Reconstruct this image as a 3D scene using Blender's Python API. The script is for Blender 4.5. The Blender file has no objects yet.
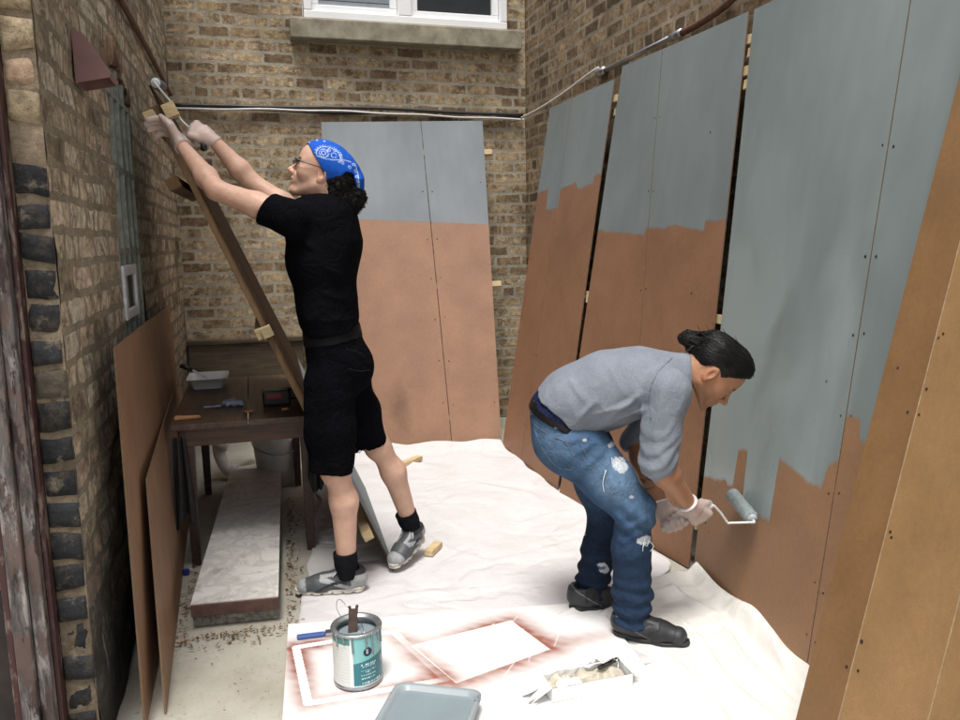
import bpy, bmesh, math, random
import numpy as np
from math import radians, sin, cos, pi
random.seed(7)
RNG = np.random.default_rng(11)
SC = bpy.context.scene
COL = SC.collection

# ------------------------------------------------------------------ camera
F_PX, YAW, PITCH, ROLL, CAM_H = 790.0, 16.0, 8.6, 0.9, 1.42
_y, _p, _r = radians(YAW), radians(PITCH), radians(ROLL)
_fw = np.array([sin(_y)*cos(_p), cos(_y)*cos(_p), -sin(_p)])
_rt = np.array([cos(_y), -sin(_y), 0.0]); _up = np.cross(_rt, _fw)
CRT = _rt*cos(_r) - _up*sin(_r); CUP = _rt*sin(_r) + _up*cos(_r); CFW = _fw
CPOS = np.array([0, 0, CAM_H])

def ray(x, y):
    return CRT*((x-480)/F_PX) + CUP*(-(y-360)/F_PX) + CFW
def hit(x, y, p0, n):                      # photo measurement -> point on a real plane
    d = ray(x, y); n = np.array(n, float)
    return CPOS + d*(np.dot(np.array(p0, float)-CPOS, n)/np.dot(d, n))

cam = bpy.data.cameras.new('camera'); camo = bpy.data.objects.new('camera', cam); COL.objects.link(camo)
cam.sensor_width = 36; cam.lens = F_PX/960*36; cam.clip_end = 300; cam.clip_start = 0.05
import mathutils
mw = mathutils.Matrix.Identity(4)
for i in range(3):
    mw[i][0] = CRT[i]; mw[i][1] = CUP[i]; mw[i][2] = -CFW[i]; mw[i][3] = CPOS[i]
camo.matrix_world = mw
SC.camera = camo

# ------------------------------------------------------------------ light
SUN_EL, SUN_AZ = 72.0, -155.0     # azimuth of the sun seen from above, measured from +Y towards +X
w = bpy.data.worlds.new('World'); SC.world = w; w.use_nodes = True
nt = w.node_tree
for n in list(nt.nodes): nt.nodes.remove(n)
sky = nt.nodes.new('ShaderNodeTexSky'); sky.sky_type = 'NISHITA'; sky.sun_disc = False
sky.sun_elevation = radians(SUN_EL); sky.sun_rotation = radians(SUN_AZ)
sky.air_density = 1.0; sky.dust_density = 4.0; sky.ozone_density = 0.6
hs = nt.nodes.new('ShaderNodeHueSaturation'); hs.inputs['Saturation'].default_value = 0.28
bg = nt.nodes.new('ShaderNodeBackground'); bg.inputs['Strength'].default_value = 0.10
out = nt.nodes.new('ShaderNodeOutputWorld')
nt.links.new(sky.outputs[0], hs.inputs['Color']); nt.links.new(hs.outputs[0], bg.inputs[0]); nt.links.new(bg.outputs[0], out.inputs[0])
sl = bpy.data.lights.new('sun', 'SUN'); sl.energy = 1.5; sl.angle = radians(16); sl.color = (1, .965, .91)
so = bpy.data.objects.new('sun', sl); COL.objects.link(so)
_sd = mathutils.Vector((sin(radians(SUN_AZ))*cos(radians(SUN_EL)), cos(radians(SUN_AZ))*cos(radians(SUN_EL)), sin(radians(SUN_EL))))
so.rotation_euler = _sd.to_track_quat('Z', 'Y').to_euler(); so.location = (0, -3, 9)
SC.view_settings.view_transform = 'Standard'; SC.view_settings.look = 'None'
SC.view_settings.exposure = 1.1; SC.view_settings.gamma = 1
SC.view_settings.use_curve_mapping = False

# ------------------------------------------------------------------ materials
class Mat:
    def __init__(s, name, base=(.5, .5, .5), rough=.7, metal=0.0, spec=None):
        s.m = bpy.data.materials.new(name); s.m.use_nodes = True; s.t = s.m.node_tree
        s.b = s.t.nodes['Principled BSDF']; s.out = s.t.nodes['Material Output']
        s.b.inputs['Base Color'].default_value = (*base, 1); s.b.inputs['Roughness'].default_value = rough
        s.b.inputs['Metallic'].default_value = metal
        if spec is not None: s.b.inputs['Specular IOR Level'].default_value = spec
        s._co = {}
    def node(s, t, **k):
        n = s.t.nodes.new(t)
        for a, v in k.items(): setattr(n, a, v)
        return n
    def link(s, a, b): s.t.links.new(a, b)
    def put(s, inp, v):
        if hasattr(v, 'is_output') or isinstance(v, bpy.types.NodeSocket): s.link(v, inp)
        elif isinstance(v, (tuple, list)) and len(v) == 3 and inp.type == 'RGBA': inp.default_value = (*v, 1)
        else: inp.default_value = v
    def coord(s, which='Object', scale=(1, 1, 1), rot=(0, 0, 0)):
        key = (which, scale, rot)
        if key not in s._co:
            tc = s.node('ShaderNodeTexCoord'); mp = s.node('ShaderNodeMapping')
            s.link(tc.outputs[which], mp.inputs[0]); mp.inputs['Scale'].default_value = scale; mp.inputs['Rotation'].default_value = rot
            s._co[key] = mp.outputs[0]
        return s._co[key]
    def noise(s, scale, detail=4, rough=.55, co='Object', stretch=(1, 1, 1), dist=0, rot=(0, 0, 0)):
        n = s.node('ShaderNodeTexNoise'); s.link(s.coord(co, stretch, rot), n.inputs['Vector'])
        n.inputs['Scale'].default_value = scale; n.inputs['Detail'].default_value = detail
        n.inputs['Roughness'].default_value = rough; n.inputs['Distortion'].default_value = dist
        return n.outputs['Fac']
    def ramp(s, f, stops, interp='LINEAR'):
        r = s.node('ShaderNodeValToRGB'); s.link(f, r.inputs[0]); r.color_ramp.interpolation = interp
        e = r.color_ramp.elements
        while len(e) < len(stops): e.new(0.5)
        for i, (p, c) in enumerate(stops):
            e[i].position = p
            c = (c, c, c) if isinstance(c, (int, float)) else c
            e[i].color = (*c, 1)
        return r.outputs[0]
    def mix(s, f, a, b, blend='MIX'):
        n = s.node('ShaderNodeMix', data_type='RGBA', blend_type=blend)
        s.put(n.inputs[0], f); s.put(n.inputs[6], a); s.put(n.inputs[7], b)
        return n.outputs[2]
    def math(s, op, a, b=0.0, c=None, clamp=False):
        n = s.node('ShaderNodeMath', operation=op); n.use_clamp = clamp
        s.put(n.inputs[0], a); s.put(n.inputs[1], b)
        if c is not None: s.put(n.inputs[2], c)
        return n.outputs[0]
    def attr(s, name):
        n = s.node('ShaderNodeAttribute', attribute_name=name); return n.outputs['Color']
    def bump(s, h, strength=.4, dist=.002):
        n = s.node('ShaderNodeBump'); n.inputs['Strength'].default_value = strength; n.inputs['Distance'].default_value = dist
        s.link(h, n.inputs['Height'])
        prev = s.b.inputs['Normal'].links
        if prev: s.link(prev[0].from_socket, n.inputs['Normal'])
        s.link(n.outputs[0], s.b.inputs['Normal'])
    def base(s, v): s.put(s.b.inputs['Base Color'], v)
    def rough(s, v): s.put(s.b.inputs['Roughness'], v)

def simple(name, c, rough=.7, metal=0, var=.18, scale=30, bump=0.0, bscale=200, spec=None, stretch=(1, 1, 1)):
    m = Mat(name, c, rough, metal, spec)
    n = m.noise(scale, 5, .6, stretch=stretch)
    lo = tuple(x*(1-var) for x in c); hi = tuple(min(1, x*(1+var)) for x in c)
    m.base(m.ramp(n, [(.3, lo), (.7, hi)]))
    m.rough(m.ramp(m.noise(scale*.7, 3), [(.3, max(.02, rough-.08)), (.7, min(1, rough+.08))]))
    if bump: m.bump(m.noise(bscale, 3, stretch=stretch), bump, .002)
    return m.m

# ------------------------------------------------------------------ objects
WLOC = {}
def props(o, label=None, cat=None, group=None, kind=None):
    if label: o['label'] = label
    if cat: o['category'] = cat
    if group: o['group'] = group
    if kind: o['kind'] = kind
    return o
def thing(name, loc, label, cat, group=None):
    o = bpy.data.objects.new(name, None); COL.objects.link(o); o.location = tuple(loc); o.empty_display_size = .05
    WLOC[o.name] = np.array(loc, float)
    return props(o, label, cat, group)
def mesh_obj(name, V, Fc, mat, parent=None, loc=None, smooth=False, mats=None, midx=None, col=None, uv=None, bevel=0, bseg=2, fixn=False, subsurf=0):
    """V in world coordinates; they are stored relative to the thing's base."""
    base = WLOC[parent.name] if parent is not None else (np.array(loc, float) if loc is not None else np.zeros(3))
    V = np.asarray(V, float) - base
    me = bpy.data.meshes.new(name)
    me.from_pydata(V.tolist(), [], [list(map(int, f)) for f in Fc] if not isinstance(Fc, np.ndarray) else Fc.tolist())
    for m in (mats or [mat]): me.materials.append(m)
    if midx is not None: me.polygons.foreach_set('material_index', np.asarray(midx, np.int32))
    if smooth: me.polygons.foreach_set('use_smooth', np.ones(len(me.polygons), bool))
    if col is not None:
        a = me.color_attributes.new('col', 'FLOAT_COLOR', 'POINT')
        c4 = np.ones((len(V), 4), np.float32); c4[:, :3] = col; a.data.foreach_set('color', c4.ravel())
    if uv is not None:
        l = me.uv_layers.new(name='UVMap'); li = np.zeros(len(me.loops), np.int32); me.loops.foreach_get('vertex_index', li)
        l.data.foreach_set('uv', np.asarray(uv, np.float32)[li].ravel())
    if fixn:
        bm = bmesh.new(); bm.from_mesh(me); bmesh.ops.recalc_face_normals(bm, faces=bm.faces); bm.to_mesh(me); bm.free()
    me.update()
    o = bpy.data.objects.new(name, me); COL.objects.link(o)
    if parent is not None: o.parent = parent; WLOC[o.name] = base
    else: o.location = tuple(base); WLOC[o.name] = base
    if bevel:
        b = o.modifiers.new('bevel', 'BEVEL'); b.width = bevel; b.segments = bseg; b.limit_method = 'ANGLE'; b.angle_limit = radians(40)
    if subsurf:
        b = o.modifiers.new('sub', 'SUBSURF'); b.levels = subsurf; b.render_levels = subsurf
    return o

def nrm(v): v = np.asarray(v, float); return v/np.linalg.norm(v)
class MB:
    def __init__(s): s.V = []; s.F = []; s.M = []; s.S = []
    def add(s, V, Fc, m=0):
        o = len(s.V); s.V.extend([tuple(map(float, v)) for v in V]); s.F.extend([[o+int(i) for i in f] for f in Fc]); s.M.extend([m]*len(Fc)); return s
    def box(s, c, size, ax=None, m=0, jit=0.0):
        c = np.array(c, float); h = np.array(size, float)/2
        A = np.eye(3) if ax is None else np.array(ax, float)
        P = []
        for i in (-1, 1):
            for j in (-1, 1):
                for k in (-1, 1):
                    P.append(c + A[0]*h[0]*i + A[1]*h[1]*j + A[2]*h[2]*k + (RNG.normal(0, jit, 3) if jit else 0))
        return s.add(P, [(0, 1, 3, 2), (4, 6, 7, 5), (0, 4, 5, 1), (2, 3, 7, 6), (0, 2, 6, 4), (1, 5, 7, 3)], m)
    def hexa(s, lo, hi, m=0):            # two matching rings of points
        n = len(lo); Fc = [tuple(range(n))[::-1], tuple(range(n, 2*n))] + [(i, (i+1) % n, n+(i+1) % n, n+i) for i in range(n)]
        return s.add(list(lo)+list(hi), Fc, m)
    def bar(s, a, b, wd, ht, up=(0, 0, 1), m=0, jit=0):
        a = np.array(a, float); b = np.array(b, float); d = nrm(b-a); u = np.array(up, float); u = nrm(u-d*np.dot(u, d)); sd = np.cross(d, u)
        return s.box((a+b)/2, (np.linalg.norm(b-a), wd, ht), [d, sd, u], m, jit)
    def tube(s, path, r, seg=10, m=0, cap=True, close=False):
        P = np.array(path, float); n = len(P); rr = r if hasattr(r, '__len__') else [r]*n
        T = np.zeros_like(P); T[1:-1] = P[2:]-P[:-2]; T[0] = P[1]-P[0]; T[-1] = P[-1]-P[-2]
        if close: T[0] = P[1]-P[-1]; T[-1] = P[0]-P[-2]
        T /= np.linalg.norm(T, axis=1)[:, None]
        u = np.cross(T[0], (0, 0, 1)); u = nrm(u) if np.linalg.norm(u) > 1e-3 else np.array([1., 0, 0])
        V = []; 
        for i in range(n):
            u = nrm(u - T[i]*np.dot(u, T[i])); v = np.cross(T[i], u)
            for k in range(seg):
                a = 2*pi*k/seg; V.append(P[i] + (u*cos(a)+v*sin(a))*rr[i])
        Fc = []
        for i in range(n if close else n-1):
            j = (i+1) % n
            for k in range(seg):
                Fc.append((i*seg+k, i*seg+(k+1) % seg, j*seg+(k+1) % seg, j*seg+k))
        if cap and not close:
            Fc.append(tuple(range(seg))[::-1]); Fc.append(tuple((n-1)*seg+k for k in range(seg)))
        return s.add(V, Fc, m)
    def lathe(s, c, prof, seg=48, m=0, ax=None):       # prof: list of (r,z)
        c = np.array(c, float); A = np.eye(3) if ax is None else np.array(ax, float); V = []
        for r, z in prof:
            for k in range(seg):
                a = 2*pi*k/seg; V.append(c + A[0]*r*cos(a)+A[1]*r*sin(a)+A[2]*z)
        Fc = [(i*seg+k, i*seg+(k+1) % seg, (i+1)*seg+(k+1) % seg, (i+1)*seg+k) for i in range(len(prof)-1) for k in range(seg)]
        return s.add(V, Fc, m)
    def grid(s, G, m=0):                # G: (nu,nv,3)
        nu, nv = G.shape[:2]
        return s.add(G.reshape(-1, 3), [(i*nv+j, (i+1)*nv+j, (i+1)*nv+j+1, i*nv+j+1) for i in range(nu-1) for j in range(nv-1)], m)
    def disc(s, c, r, n, seg=10, m=0):
        n = nrm(n); u = nrm(np.cross(n, (0.3, 0.2, .9))); v = np.cross(n, u)
        return s.add([np.array(c)+(u*cos(2*pi*k/seg)+v*sin(2*pi*k/seg))*r for k in range(seg)], [tuple(range(seg))], m)
    def obj(s, name, mat, parent=None, **k):
        if isinstance(mat, (list, tuple)):
            k['mats'] = list(mat); k['midx'] = s.M; mat = None
        k.setdefault('fixn', True)
        return mesh_obj(name, s.V, s.F, mat, parent, **k)

def smoothpath(pts, n=8):               # Catmull-Rom
    P = [np.array(p, float) for p in pts]; P = [2*P[0]-P[1]]+P+[2*P[-1]-P[-2]]; o = []
    for i in range(1, len(P)-2):
        for k in range(n):
            t = k/n; a, b, c, d = P[i-1:i+3]
            o.append(.5*((2*b)+(-a+c)*t+(2*a-5*b+4*c-d)*t*t+(-a+3*b-3*c+d)*t**3))
    o.append(P[-2]); return o

class Wob:                              # cheap smooth noise: a sum of random sines, about -1..1
    def __init__(s, freq, seed=0, n=7, stretch=(1, 1, 1), dim=3):
        r = np.random.default_rng(seed); K = r.normal(0, 1, (n, dim)); K /= np.linalg.norm(K, axis=1)[:, None]
        s.K = K*np.array(stretch[:dim])*freq*r.uniform(.55, 1.6, (n, 1)); s.ph = r.uniform(0, 6.28, n); s.n = n
        s.K2 = r.normal(0, .6, (n, dim))*freq; s.p2 = r.uniform(0, 6.28, n)
    def __call__(s, P):
        P = np.asarray(P, float); a = P@s.K.T + s.ph; a = a + .7*np.sin(P@s.K2.T+s.p2)
        return np.sin(a).sum(-1)/np.sqrt(s.n)*.9
def sst(a, b, x): t = np.clip((x-a)/(b-a), 0, 1); return t*t*(3-2*t)
# ------------------------------------------------------------------ shared materials
def brick_mat(name):
    m = Mat(name, rough=.93, spec=.2)
    c = m.attr('col')
    n1 = m.noise(45, 8, .7); n2 = m.noise(9, 5, .6); n3 = m.noise(170, 4, .6)
    c = m.mix(1.0, c, m.ramp(n1, [(.25, (.62, .60, .58)), (.5, (1, 1, 1)), (.78, (1.28, 1.25, 1.2))]), 'MULTIPLY')
    c = m.mix(1.0, c, m.ramp(n2, [(.3, (.70, .68, .66)), (.62, (1.1, 1.1, 1.1))]), 'MULTIPLY')
    n4 = m.noise(21, 6, .75, dist=.5); c = m.mix(m.ramp(n4, [(.50, 0), (.66, .62)]), c, (.085, .065, .045)); n5 = m.noise(13, 6, .7); c = m.mix(m.ramp(n5, [(.56, 0), (.70, .45)]), c, (.40, .34, .25))
    c = m.mix(m.ramp(n3, [(.60, 0), (.70, .55)]), c, (.06, .05, .04))
    m.base(c)
    m.bump(n1, .8, .008); m.bump(n3, .55, .003)
    return m.m
BRICK = brick_mat('old_brick')

def brickwork(name, pal, mortar, bw=.212, bh=.081, ms=.015, dark=.75, streak=0., soot=None, pink=0., seed=0., light=None, pit=1.0):
    """Flush, worn common brick: cells, ragged joints, blotches and pits, all in metres on the wall's own UV."""
    m = Mat(name, rough=.93, spec=.15)
    uvn = m.node('ShaderNodeUVMap'); uv = uvn.outputs[0]
    def nz(scale, det=5, ro=.6, st=(1, 1, 1), dist=0., off=0.):
        mp = m.node('ShaderNodeMapping'); m.link(uv, mp.inputs[0]); mp.inputs['Scale'].default_value = st; mp.inputs['Location'].default_value = (off+seed, off*.7+seed, 0)
        n = m.node('ShaderNodeTexNoise'); m.link(mp.outputs[0], n.inputs['Vector']); n.inputs['Scale'].default_value = scale; n.inputs['Detail'].default_value = det; n.inputs['Roughness'].default_value = ro; n.inputs['Distortion'].default_value = dist; return n
    def warp(v, scale, amt):
        n = nz(scale, 4, .65); s1_ = m.node('ShaderNodeVectorMath', operation='SUBTRACT'); m.link(n.outputs['Color'], s1_.inputs[0]); s1_.inputs[1].default_value = (.5, .5, .5)
        s2_ = m.node('ShaderNodeVectorMath', operation='MULTIPLY_ADD'); m.link(s1_.outputs[0], s2_.inputs[0]); s2_.inputs[1].default_value = (amt, amt, 0); m.link(v, s2_.inputs[2]); return s2_.outputs[0]
    v = warp(warp(uv, 4.5, .030), 30, .022)
    bt = m.node('ShaderNodeTexBrick'); m.link(v, bt.inputs['Vector']); bt.offset = .5; bt.offset_frequency = 2; bt.squash = .5; bt.squash_frequency = 6
    bt.inputs['Color1'].default_value = (0, 0, 0, 1); bt.inputs['Color2'].default_value = (1, 1, 1, 1); bt.inputs['Mortar'].default_value = (.5, .5, .5, 1)
    bt.inputs['Scale'].default_value = 1; bt.inputs['Mortar Size'].default_value = ms; bt.inputs['Mortar Smooth'].default_value = .6; bt.inputs['Bias'].default_value = 0; bt.inputs['Brick Width'].default_value = bw; bt.inputs['Row Height'].default_value = bh
    rnd = bt.outputs['Color']; fac = bt.outputs['Fac']
    mid = nz(26, 8, .72).outputs['Fac']; fine = nz(95, 6, .7).outputs['Fac']; big = nz(2.1, 4, .6).outputs['Fac']; grit = nz(300, 3, .6).outputs['Fac']
    c = m.ramp(rnd, pal)
    c = m.mix(1, c, m.ramp(mid, [(.30, (.42, .40, .37)), (.5, (1, 1, 1)), (.68, (1.45, 1.42, 1.36))]), 'MULTIPLY')
    blot = m.math('MULTIPLY', m.ramp(nz(19, 8, .75, dist=.4, off=3).outputs['Fac'], [(.45, 0), (.55, 1)]), m.ramp(nz(7, 3, .5, off=8).outputs['Fac'], [(.38, .12), (.58, 1)]))
    c = m.mix(m.math('MULTIPLY', blot, dark), c, (.095, .066, .042))
    # joints: ragged, in places smeared over the brick faces
    jf = m.math('ADD', fac, m.math('MULTIPLY', m.math('SUBTRACT', nz(48, 7, .75, off=5).outputs['Fac'], .5), 2.3))
    jf = m.math('ADD', jf, m.ramp(nz(3.4, 5, .65, off=11).outputs['Fac'], [(.52, 0), (.75, .45)]))
    jm = m.ramp(jf, [(.40, 0), (.62, 1)])
    mc = m.mix(1, mortar, m.ramp(nz(8, 5, .65, off=2).outputs['Fac'], [(.3, .70), (.7, 1.22)]), 'MULTIPLY'); mc = m.mix(1, mc, m.ramp(fine, [(.3, .68), (.7, 1.25)]), 'MULTIPLY')
    c = m.mix(jm, c, mc)
    c = m.mix(1, c, m.ramp(big, [(.32, .74), (.5, 1), (.68, 1.20)]), 'MULTIPLY')
    if streak: c = m.mix(m.math('MULTIPLY', m.ramp(nz(20, 6, .7, st=(1, .7, 1), off=6).outputs['Fac'], [(.46, 0), (.62, 1)]), streak), c, (.075, .058, .045))
    if light: c = m.mix(m.ramp(nz(9, 7, .72, st=(1, .5, 1), off=14).outputs['Fac'], [(.60, 0), (.70, light)]), c, (.56, .53, .48))
    if soot:
        sx = m.node('ShaderNodeSeparateXYZ'); m.link(uv, sx.inputs[0]); h = m.math('ADD', sx.outputs[1], m.math('MULTIPLY', m.math('SUBTRACT', nz(3.2, 6, .7, off=20).outputs['Fac'], .5), .9))
        c = m.mix(m.math('MULTIPLY', m.ramp(h, [(soot[0], 1), (soot[1], 0)]), soot[2]), c, (.032, .033, .034))
        c = m.mix(m.math('MULTIPLY', m.ramp(h, [(soot[0], 1), (soot[1], 0)]), m.ramp(nz(15, 8, .75, st=(1, .35, 1), off=31).outputs['Fac'], [(.56, 0), (.66, .55)])), c, (.40, .38, .35))
    c = m.mix(m.ramp(grit, [(.64, 0), (.74, .55)]), c, (.05, .04, .03))
    m.base(c)
    hgt = m.math('SUBTRACT', m.math('ADD', m.math('MULTIPLY', fine, .5), m.math('MULTIPLY', mid, .8)), m.math('MULTIPLY', jm, .42))
    m.bump(hgt, .75*pit, .008); m.bump(grit, .45*pit, .003); return m.m
def wall_sheet(origin, U, Nrm, W, z0, z1, seed, hole=None, res=.02, amp=.003, voff=0.):
    o = np.array(origin, float); U = np.array(U, float); Nn = np.array(Nrm, float); Z = np.array([0, 0, 1.]); flip = np.dot(np.cross(U, Z), Nn) < 0
    mu = int(W/res)+1; mv = int((z1-z0)/res)+1; uu, zz = np.meshgrid(np.linspace(0, W, mu), np.linspace(z0, z1, mv), indexing='ij'); P = o+uu[..., None]*U+zz[..., None]*Z
    P = P + (amp*(Wob(9, seed)(P)+.7*Wob(30, seed+1)(P)))[..., None]*Nn; q = []
    uc = (uu[:-1, :-1]+uu[1:, 1:])/2; zc = (zz[:-1, :-1]+zz[1:, 1:])/2
    for i in range(mu-1):
        for j in range(mv-1):
            if hole is not None and hole(uc[i, j], zc[i, j]): continue
            f = (i*mv+j, (i+1)*mv+j, (i+1)*mv+j+1, i*mv+j+1); q.append(f[::-1] if flip else f)
    return P.reshape(-1, 3), q, np.stack([uu, zz+voff], -1).reshape(-1, 2)
def build_wall(sheet_, solids, extra, mats, loc, label):
    """sheet with UVs + plain solids + geometric bricks with vertex colours, as one wall"""
    V, Fc, UV = sheet_; VV = [V]; FF = list(Fc); MI = [0]*len(Fc); UU = [UV]; CC = [np.full((len(V), 3), .3)]; o = len(V)
    for v, f, c, mi in [(s_[0], s_[1], s_[2], 1) for s_ in solids]+[(e[0], e[1], e[2], 1) for e in extra]:
        VV.append(np.array(v)); FF += [[o+int(i) for i in q] for q in f]; MI += [mi]*len(f); UU.append(np.zeros((len(v), 2))); CC.append(np.array(c)); o += len(v)
    ob = mesh_obj('brick_wall', np.concatenate(VV), FF, None, loc=loc, smooth=True, mats=mats, midx=MI, col=np.concatenate(CC), uv=np.concatenate(UU)); props(ob, label, 'wall'); return ob

def grain(name, a, b, rough=.75, axis='x', scale=6, fleck=.0, spec=None):
    st = {'x': (.08, 1, 1), 'y': (1, .08, 1), 'z': (1, 1, .08)}[axis]
    m = Mat(name, a, rough, spec=spec); n = m.noise(scale*8, 6, .65, stretch=st, dist=.6); k = m.noise(scale, 3)
    c = m.ramp(n, [(.32, a), (.68, b)]); c = m.mix(1, c, m.ramp(k, [(.3, .78), (.7, 1.12)]), 'MULTIPLY')
    m.base(c); m.bump(n, .35, .002); return m.m
PINE = grain('pine_lumber', (.50, .37, .19), (.66, .52, .31), .65)
PINE_Z = grain('weathered_pine', (.12, .070, .030), (.20, .118, .052), .7, 'z')
TOPWOOD = grain('worn_brown_tabletop', (.045, .026, .018), (.12, .066, .043), .45, 'y', 5)
DARKWOOD = grain('dark_stained_wood', (.022, .011, .009), (.065, .032, .022), .42, 'y')
WHITEP = simple('white_plastic', (.82, .81, .79), .4, var=.08, scale=14)
BLACKP = simple('black_plastic', (.018, .018, .019), .38, var=.3)
STEEL = simple('galvanised_steel', (.45, .46, .48), .35, 1.0, .2, 20)
RUSTPIPE = simple('rusty_brown_pipe', (.10, .045, .025), .6, 0, .5, 40, .4)

# ------------------------------------------------------------------ brick walls
def wall_geo(origin, U, Nrm, W, z0, z1, colfn, seed, hole=None, mortarfn=None, L=.200, pitch=.081, jt=.014, g=(11, 6), rough=1.0, mres=.016, u0=0.0, depth=.25, mort=-.0015, snap=False, lift=0.0):
    """Every brick is its own worn block; mortar is a lumpy sheet between them. Returns verts, faces, colours."""
    r = np.random.default_rng(seed); o = np.array(origin, float); U = np.array(U, float); Nn = np.array(Nrm, float); Z = np.array([0, 0, 1.])
    if np.dot(np.cross(U, Z), Nn) < 0: flip = True
    else: flip = False
    wb1 = Wob(55, seed+1); wb2 = Wob(16, seed+2); wb3 = Wob(140, seed+3)
    V = []; Fc = []; C = []; off = 0
    nu, nv = g
    a = np.concatenate([[0], np.linspace(.018, .982, nu-2), [1]]); b = np.concatenate([[0], np.linspace(.05, .95, nv-2), [1]]); AA, BB = np.meshgrid(a, b, indexing='ij')
    quad = np.array([(i*nv+j, (i+1)*nv+j, (i+1)*nv+j+1, i*nv+j+1) for i in range(nu-1) for j in range(nv-1)])
    if flip: quad = quad[:, ::-1]
    rows = int((z1-z0)/pitch)+1
    for k in range(rows):
        zc = z0 + k*pitch; hd = (k % 6 == 4); Lk = .096 if hd else L; u = u0 - r.uniform(0, Lk) if not hd else u0-r.uniform(0, .09)
        if snap: u = u0
        while u < W:
            ln = Lk*r.uniform(.93, 1.05); h = (pitch-jt)*r.uniform(.9, 1.08)
            ua, ub = max(u, u0), min(u+ln, W); u += ln + jt*r.uniform(.6, 1.3)
            if ub-ua < .03: continue
            zo = r.normal(0, .0025)
            if hole is not None and hole((ua+ub)/2, zc+h/2): continue
            dj = r.normal(0, .0035)*rough; tl = r.normal(0, .006); er = r.uniform(.003, .010)
            uu = ua + (ub-ua)*AA; zz = zc + zo + h*BB + tl*(AA-.5)
            # rounded, chipped borders
            eu = np.minimum(uu-ua, ub-uu); ez = np.minimum(BB, 1-BB)*h
            P = o + uu[..., None]*U + zz[..., None]*Z
            Pf = P.reshape(-1, 3); w1 = wb1(Pf).reshape(nu, nv); w2 = wb2(Pf).reshape(nu, nv); w3 = wb3(Pf).reshape(nu, nv)
            er2 = er*(1+.9*np.clip(w1, -1, 1))
            drop = (np.clip(1-eu/np.maximum(er2, .002), 0, 1)**2 + np.clip(1-ez/np.maximum(er2, .002), 0, 1)**2)*.006
            d = .0030 + lift + dj*.6 - drop*.7 + (w1*.0016 + w2*.002 + w3*.0012)*rough
            border = (AA == 0) | (AA == 1) | (BB == 0) | (BB == 1); d = np.where(border, -.010, d)
            if r.random() < .10*rough: d = d - np.clip(w2, 0, 1)*.012
            P = P + d[..., None]*Nn
            sx = np.where(AA == 0, 1, np.where(AA == 1, -1, 0)); P = P + (w1*.003)[..., None]*Z*(ez < .004)[..., None]
            c = colfn((ua+ub)/2, zc, r, hd)
            V.append(P.reshape(-1, 3)); C.append(np.repeat(np.array(c, float)[None], nu*nv, 0)); Fc.append(quad+off); off += nu*nv
    # mortar
    mu = max(2, int((W-u0)/mres)); mv = max(2, int((z1-z0)/mres))
    uu, zz = np.meshgrid(np.linspace(u0, W, mu), np.linspace(z0, z1, mv), indexing='ij')
    P = o + uu[..., None]*U + zz[..., None]*Z; Pf = P.reshape(-1, 3)
    big = Wob(4.5, seed+5)(Pf).reshape(mu, mv)
    d = mort + .0016*wb1(Pf).reshape(mu, mv) + .0018*np.clip(big, -1, 1.8) + .0015*wb2(Pf).reshape(mu, mv)
    P = P + d[..., None]*Nn
    q = []
    uc = (uu[:-1, :-1]+uu[1:, 1:])/2; zc_ = (zz[:-1, :-1]+zz[1:, 1:])/2
    for i in range(mu-1):
        for j in range(mv-1):
            if hole is not None and hole(uc[i, j], zc_[i, j]): continue
            q.append((i*mv+j, (i+1)*mv+j, (i+1)*mv+j+1, i*mv+j+1))
    q = np.array(q); q = q[:, ::-1] if flip else q
    mc = np.array([(mortarfn or (lambda a, b: (.33, .285, .215)))(x, y) for x, y in zip(uu.ravel(), zz.ravel())])
    V.append(P.reshape(-1, 3)); C.append(mc); Fc.append(q+off); off += mu*mv
    return np.concatenate(V), np.concatenate(Fc), np.concatenate(C)

def backing(V, Fc, C, lo, hi, c=(.2, .16, .12)):
    m = MB(); m.box((np.array(lo)+np.array(hi))/2, np.array(hi)-np.array(lo)); o = len(V)
    return np.concatenate([V, np.array(m.V)]), [list(f) for f in Fc]+[[o+i for i in f] for f in m.F], np.concatenate([C, np.repeat(np.array(c)[None], 8, 0)])

PAL = [tuple(x*1.12 for x in c_) for c_ in [(.40, .305, .185), (.33, .24, .14), (.25, .175, .105), (.19, .135, .09), (.44, .35, .23), (.34, .24, .165), (.13, .10, .075), (.30, .22, .135)]]
def pick(r, wts):
    c = np.array(PAL[r.choice(len(PAL), p=np.array(wts)/sum(wts))]); return c*r.uniform(.82, 1.18)
WB_S = Wob(2.6, 91, dim=2); WB_M = Wob(7, 92, dim=2)
def col_back(u, z, r, hd):
    s = WB_S([u, z]); c = pick(r, [3, 3, 2.2, 1.6, 1.6, 1.2, .9, 2])
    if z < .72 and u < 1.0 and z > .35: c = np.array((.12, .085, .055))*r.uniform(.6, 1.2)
    return c*(1+.22*s) if s > -1 else c*.75
def col_right(u, z, r, hd):
    s = WB_S([u+5, z]); return pick(r, [1.4, 2.4, 2.6, 2.2, .5, 1.2, 1.6, 2.2])*(.92+.2*s)
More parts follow.
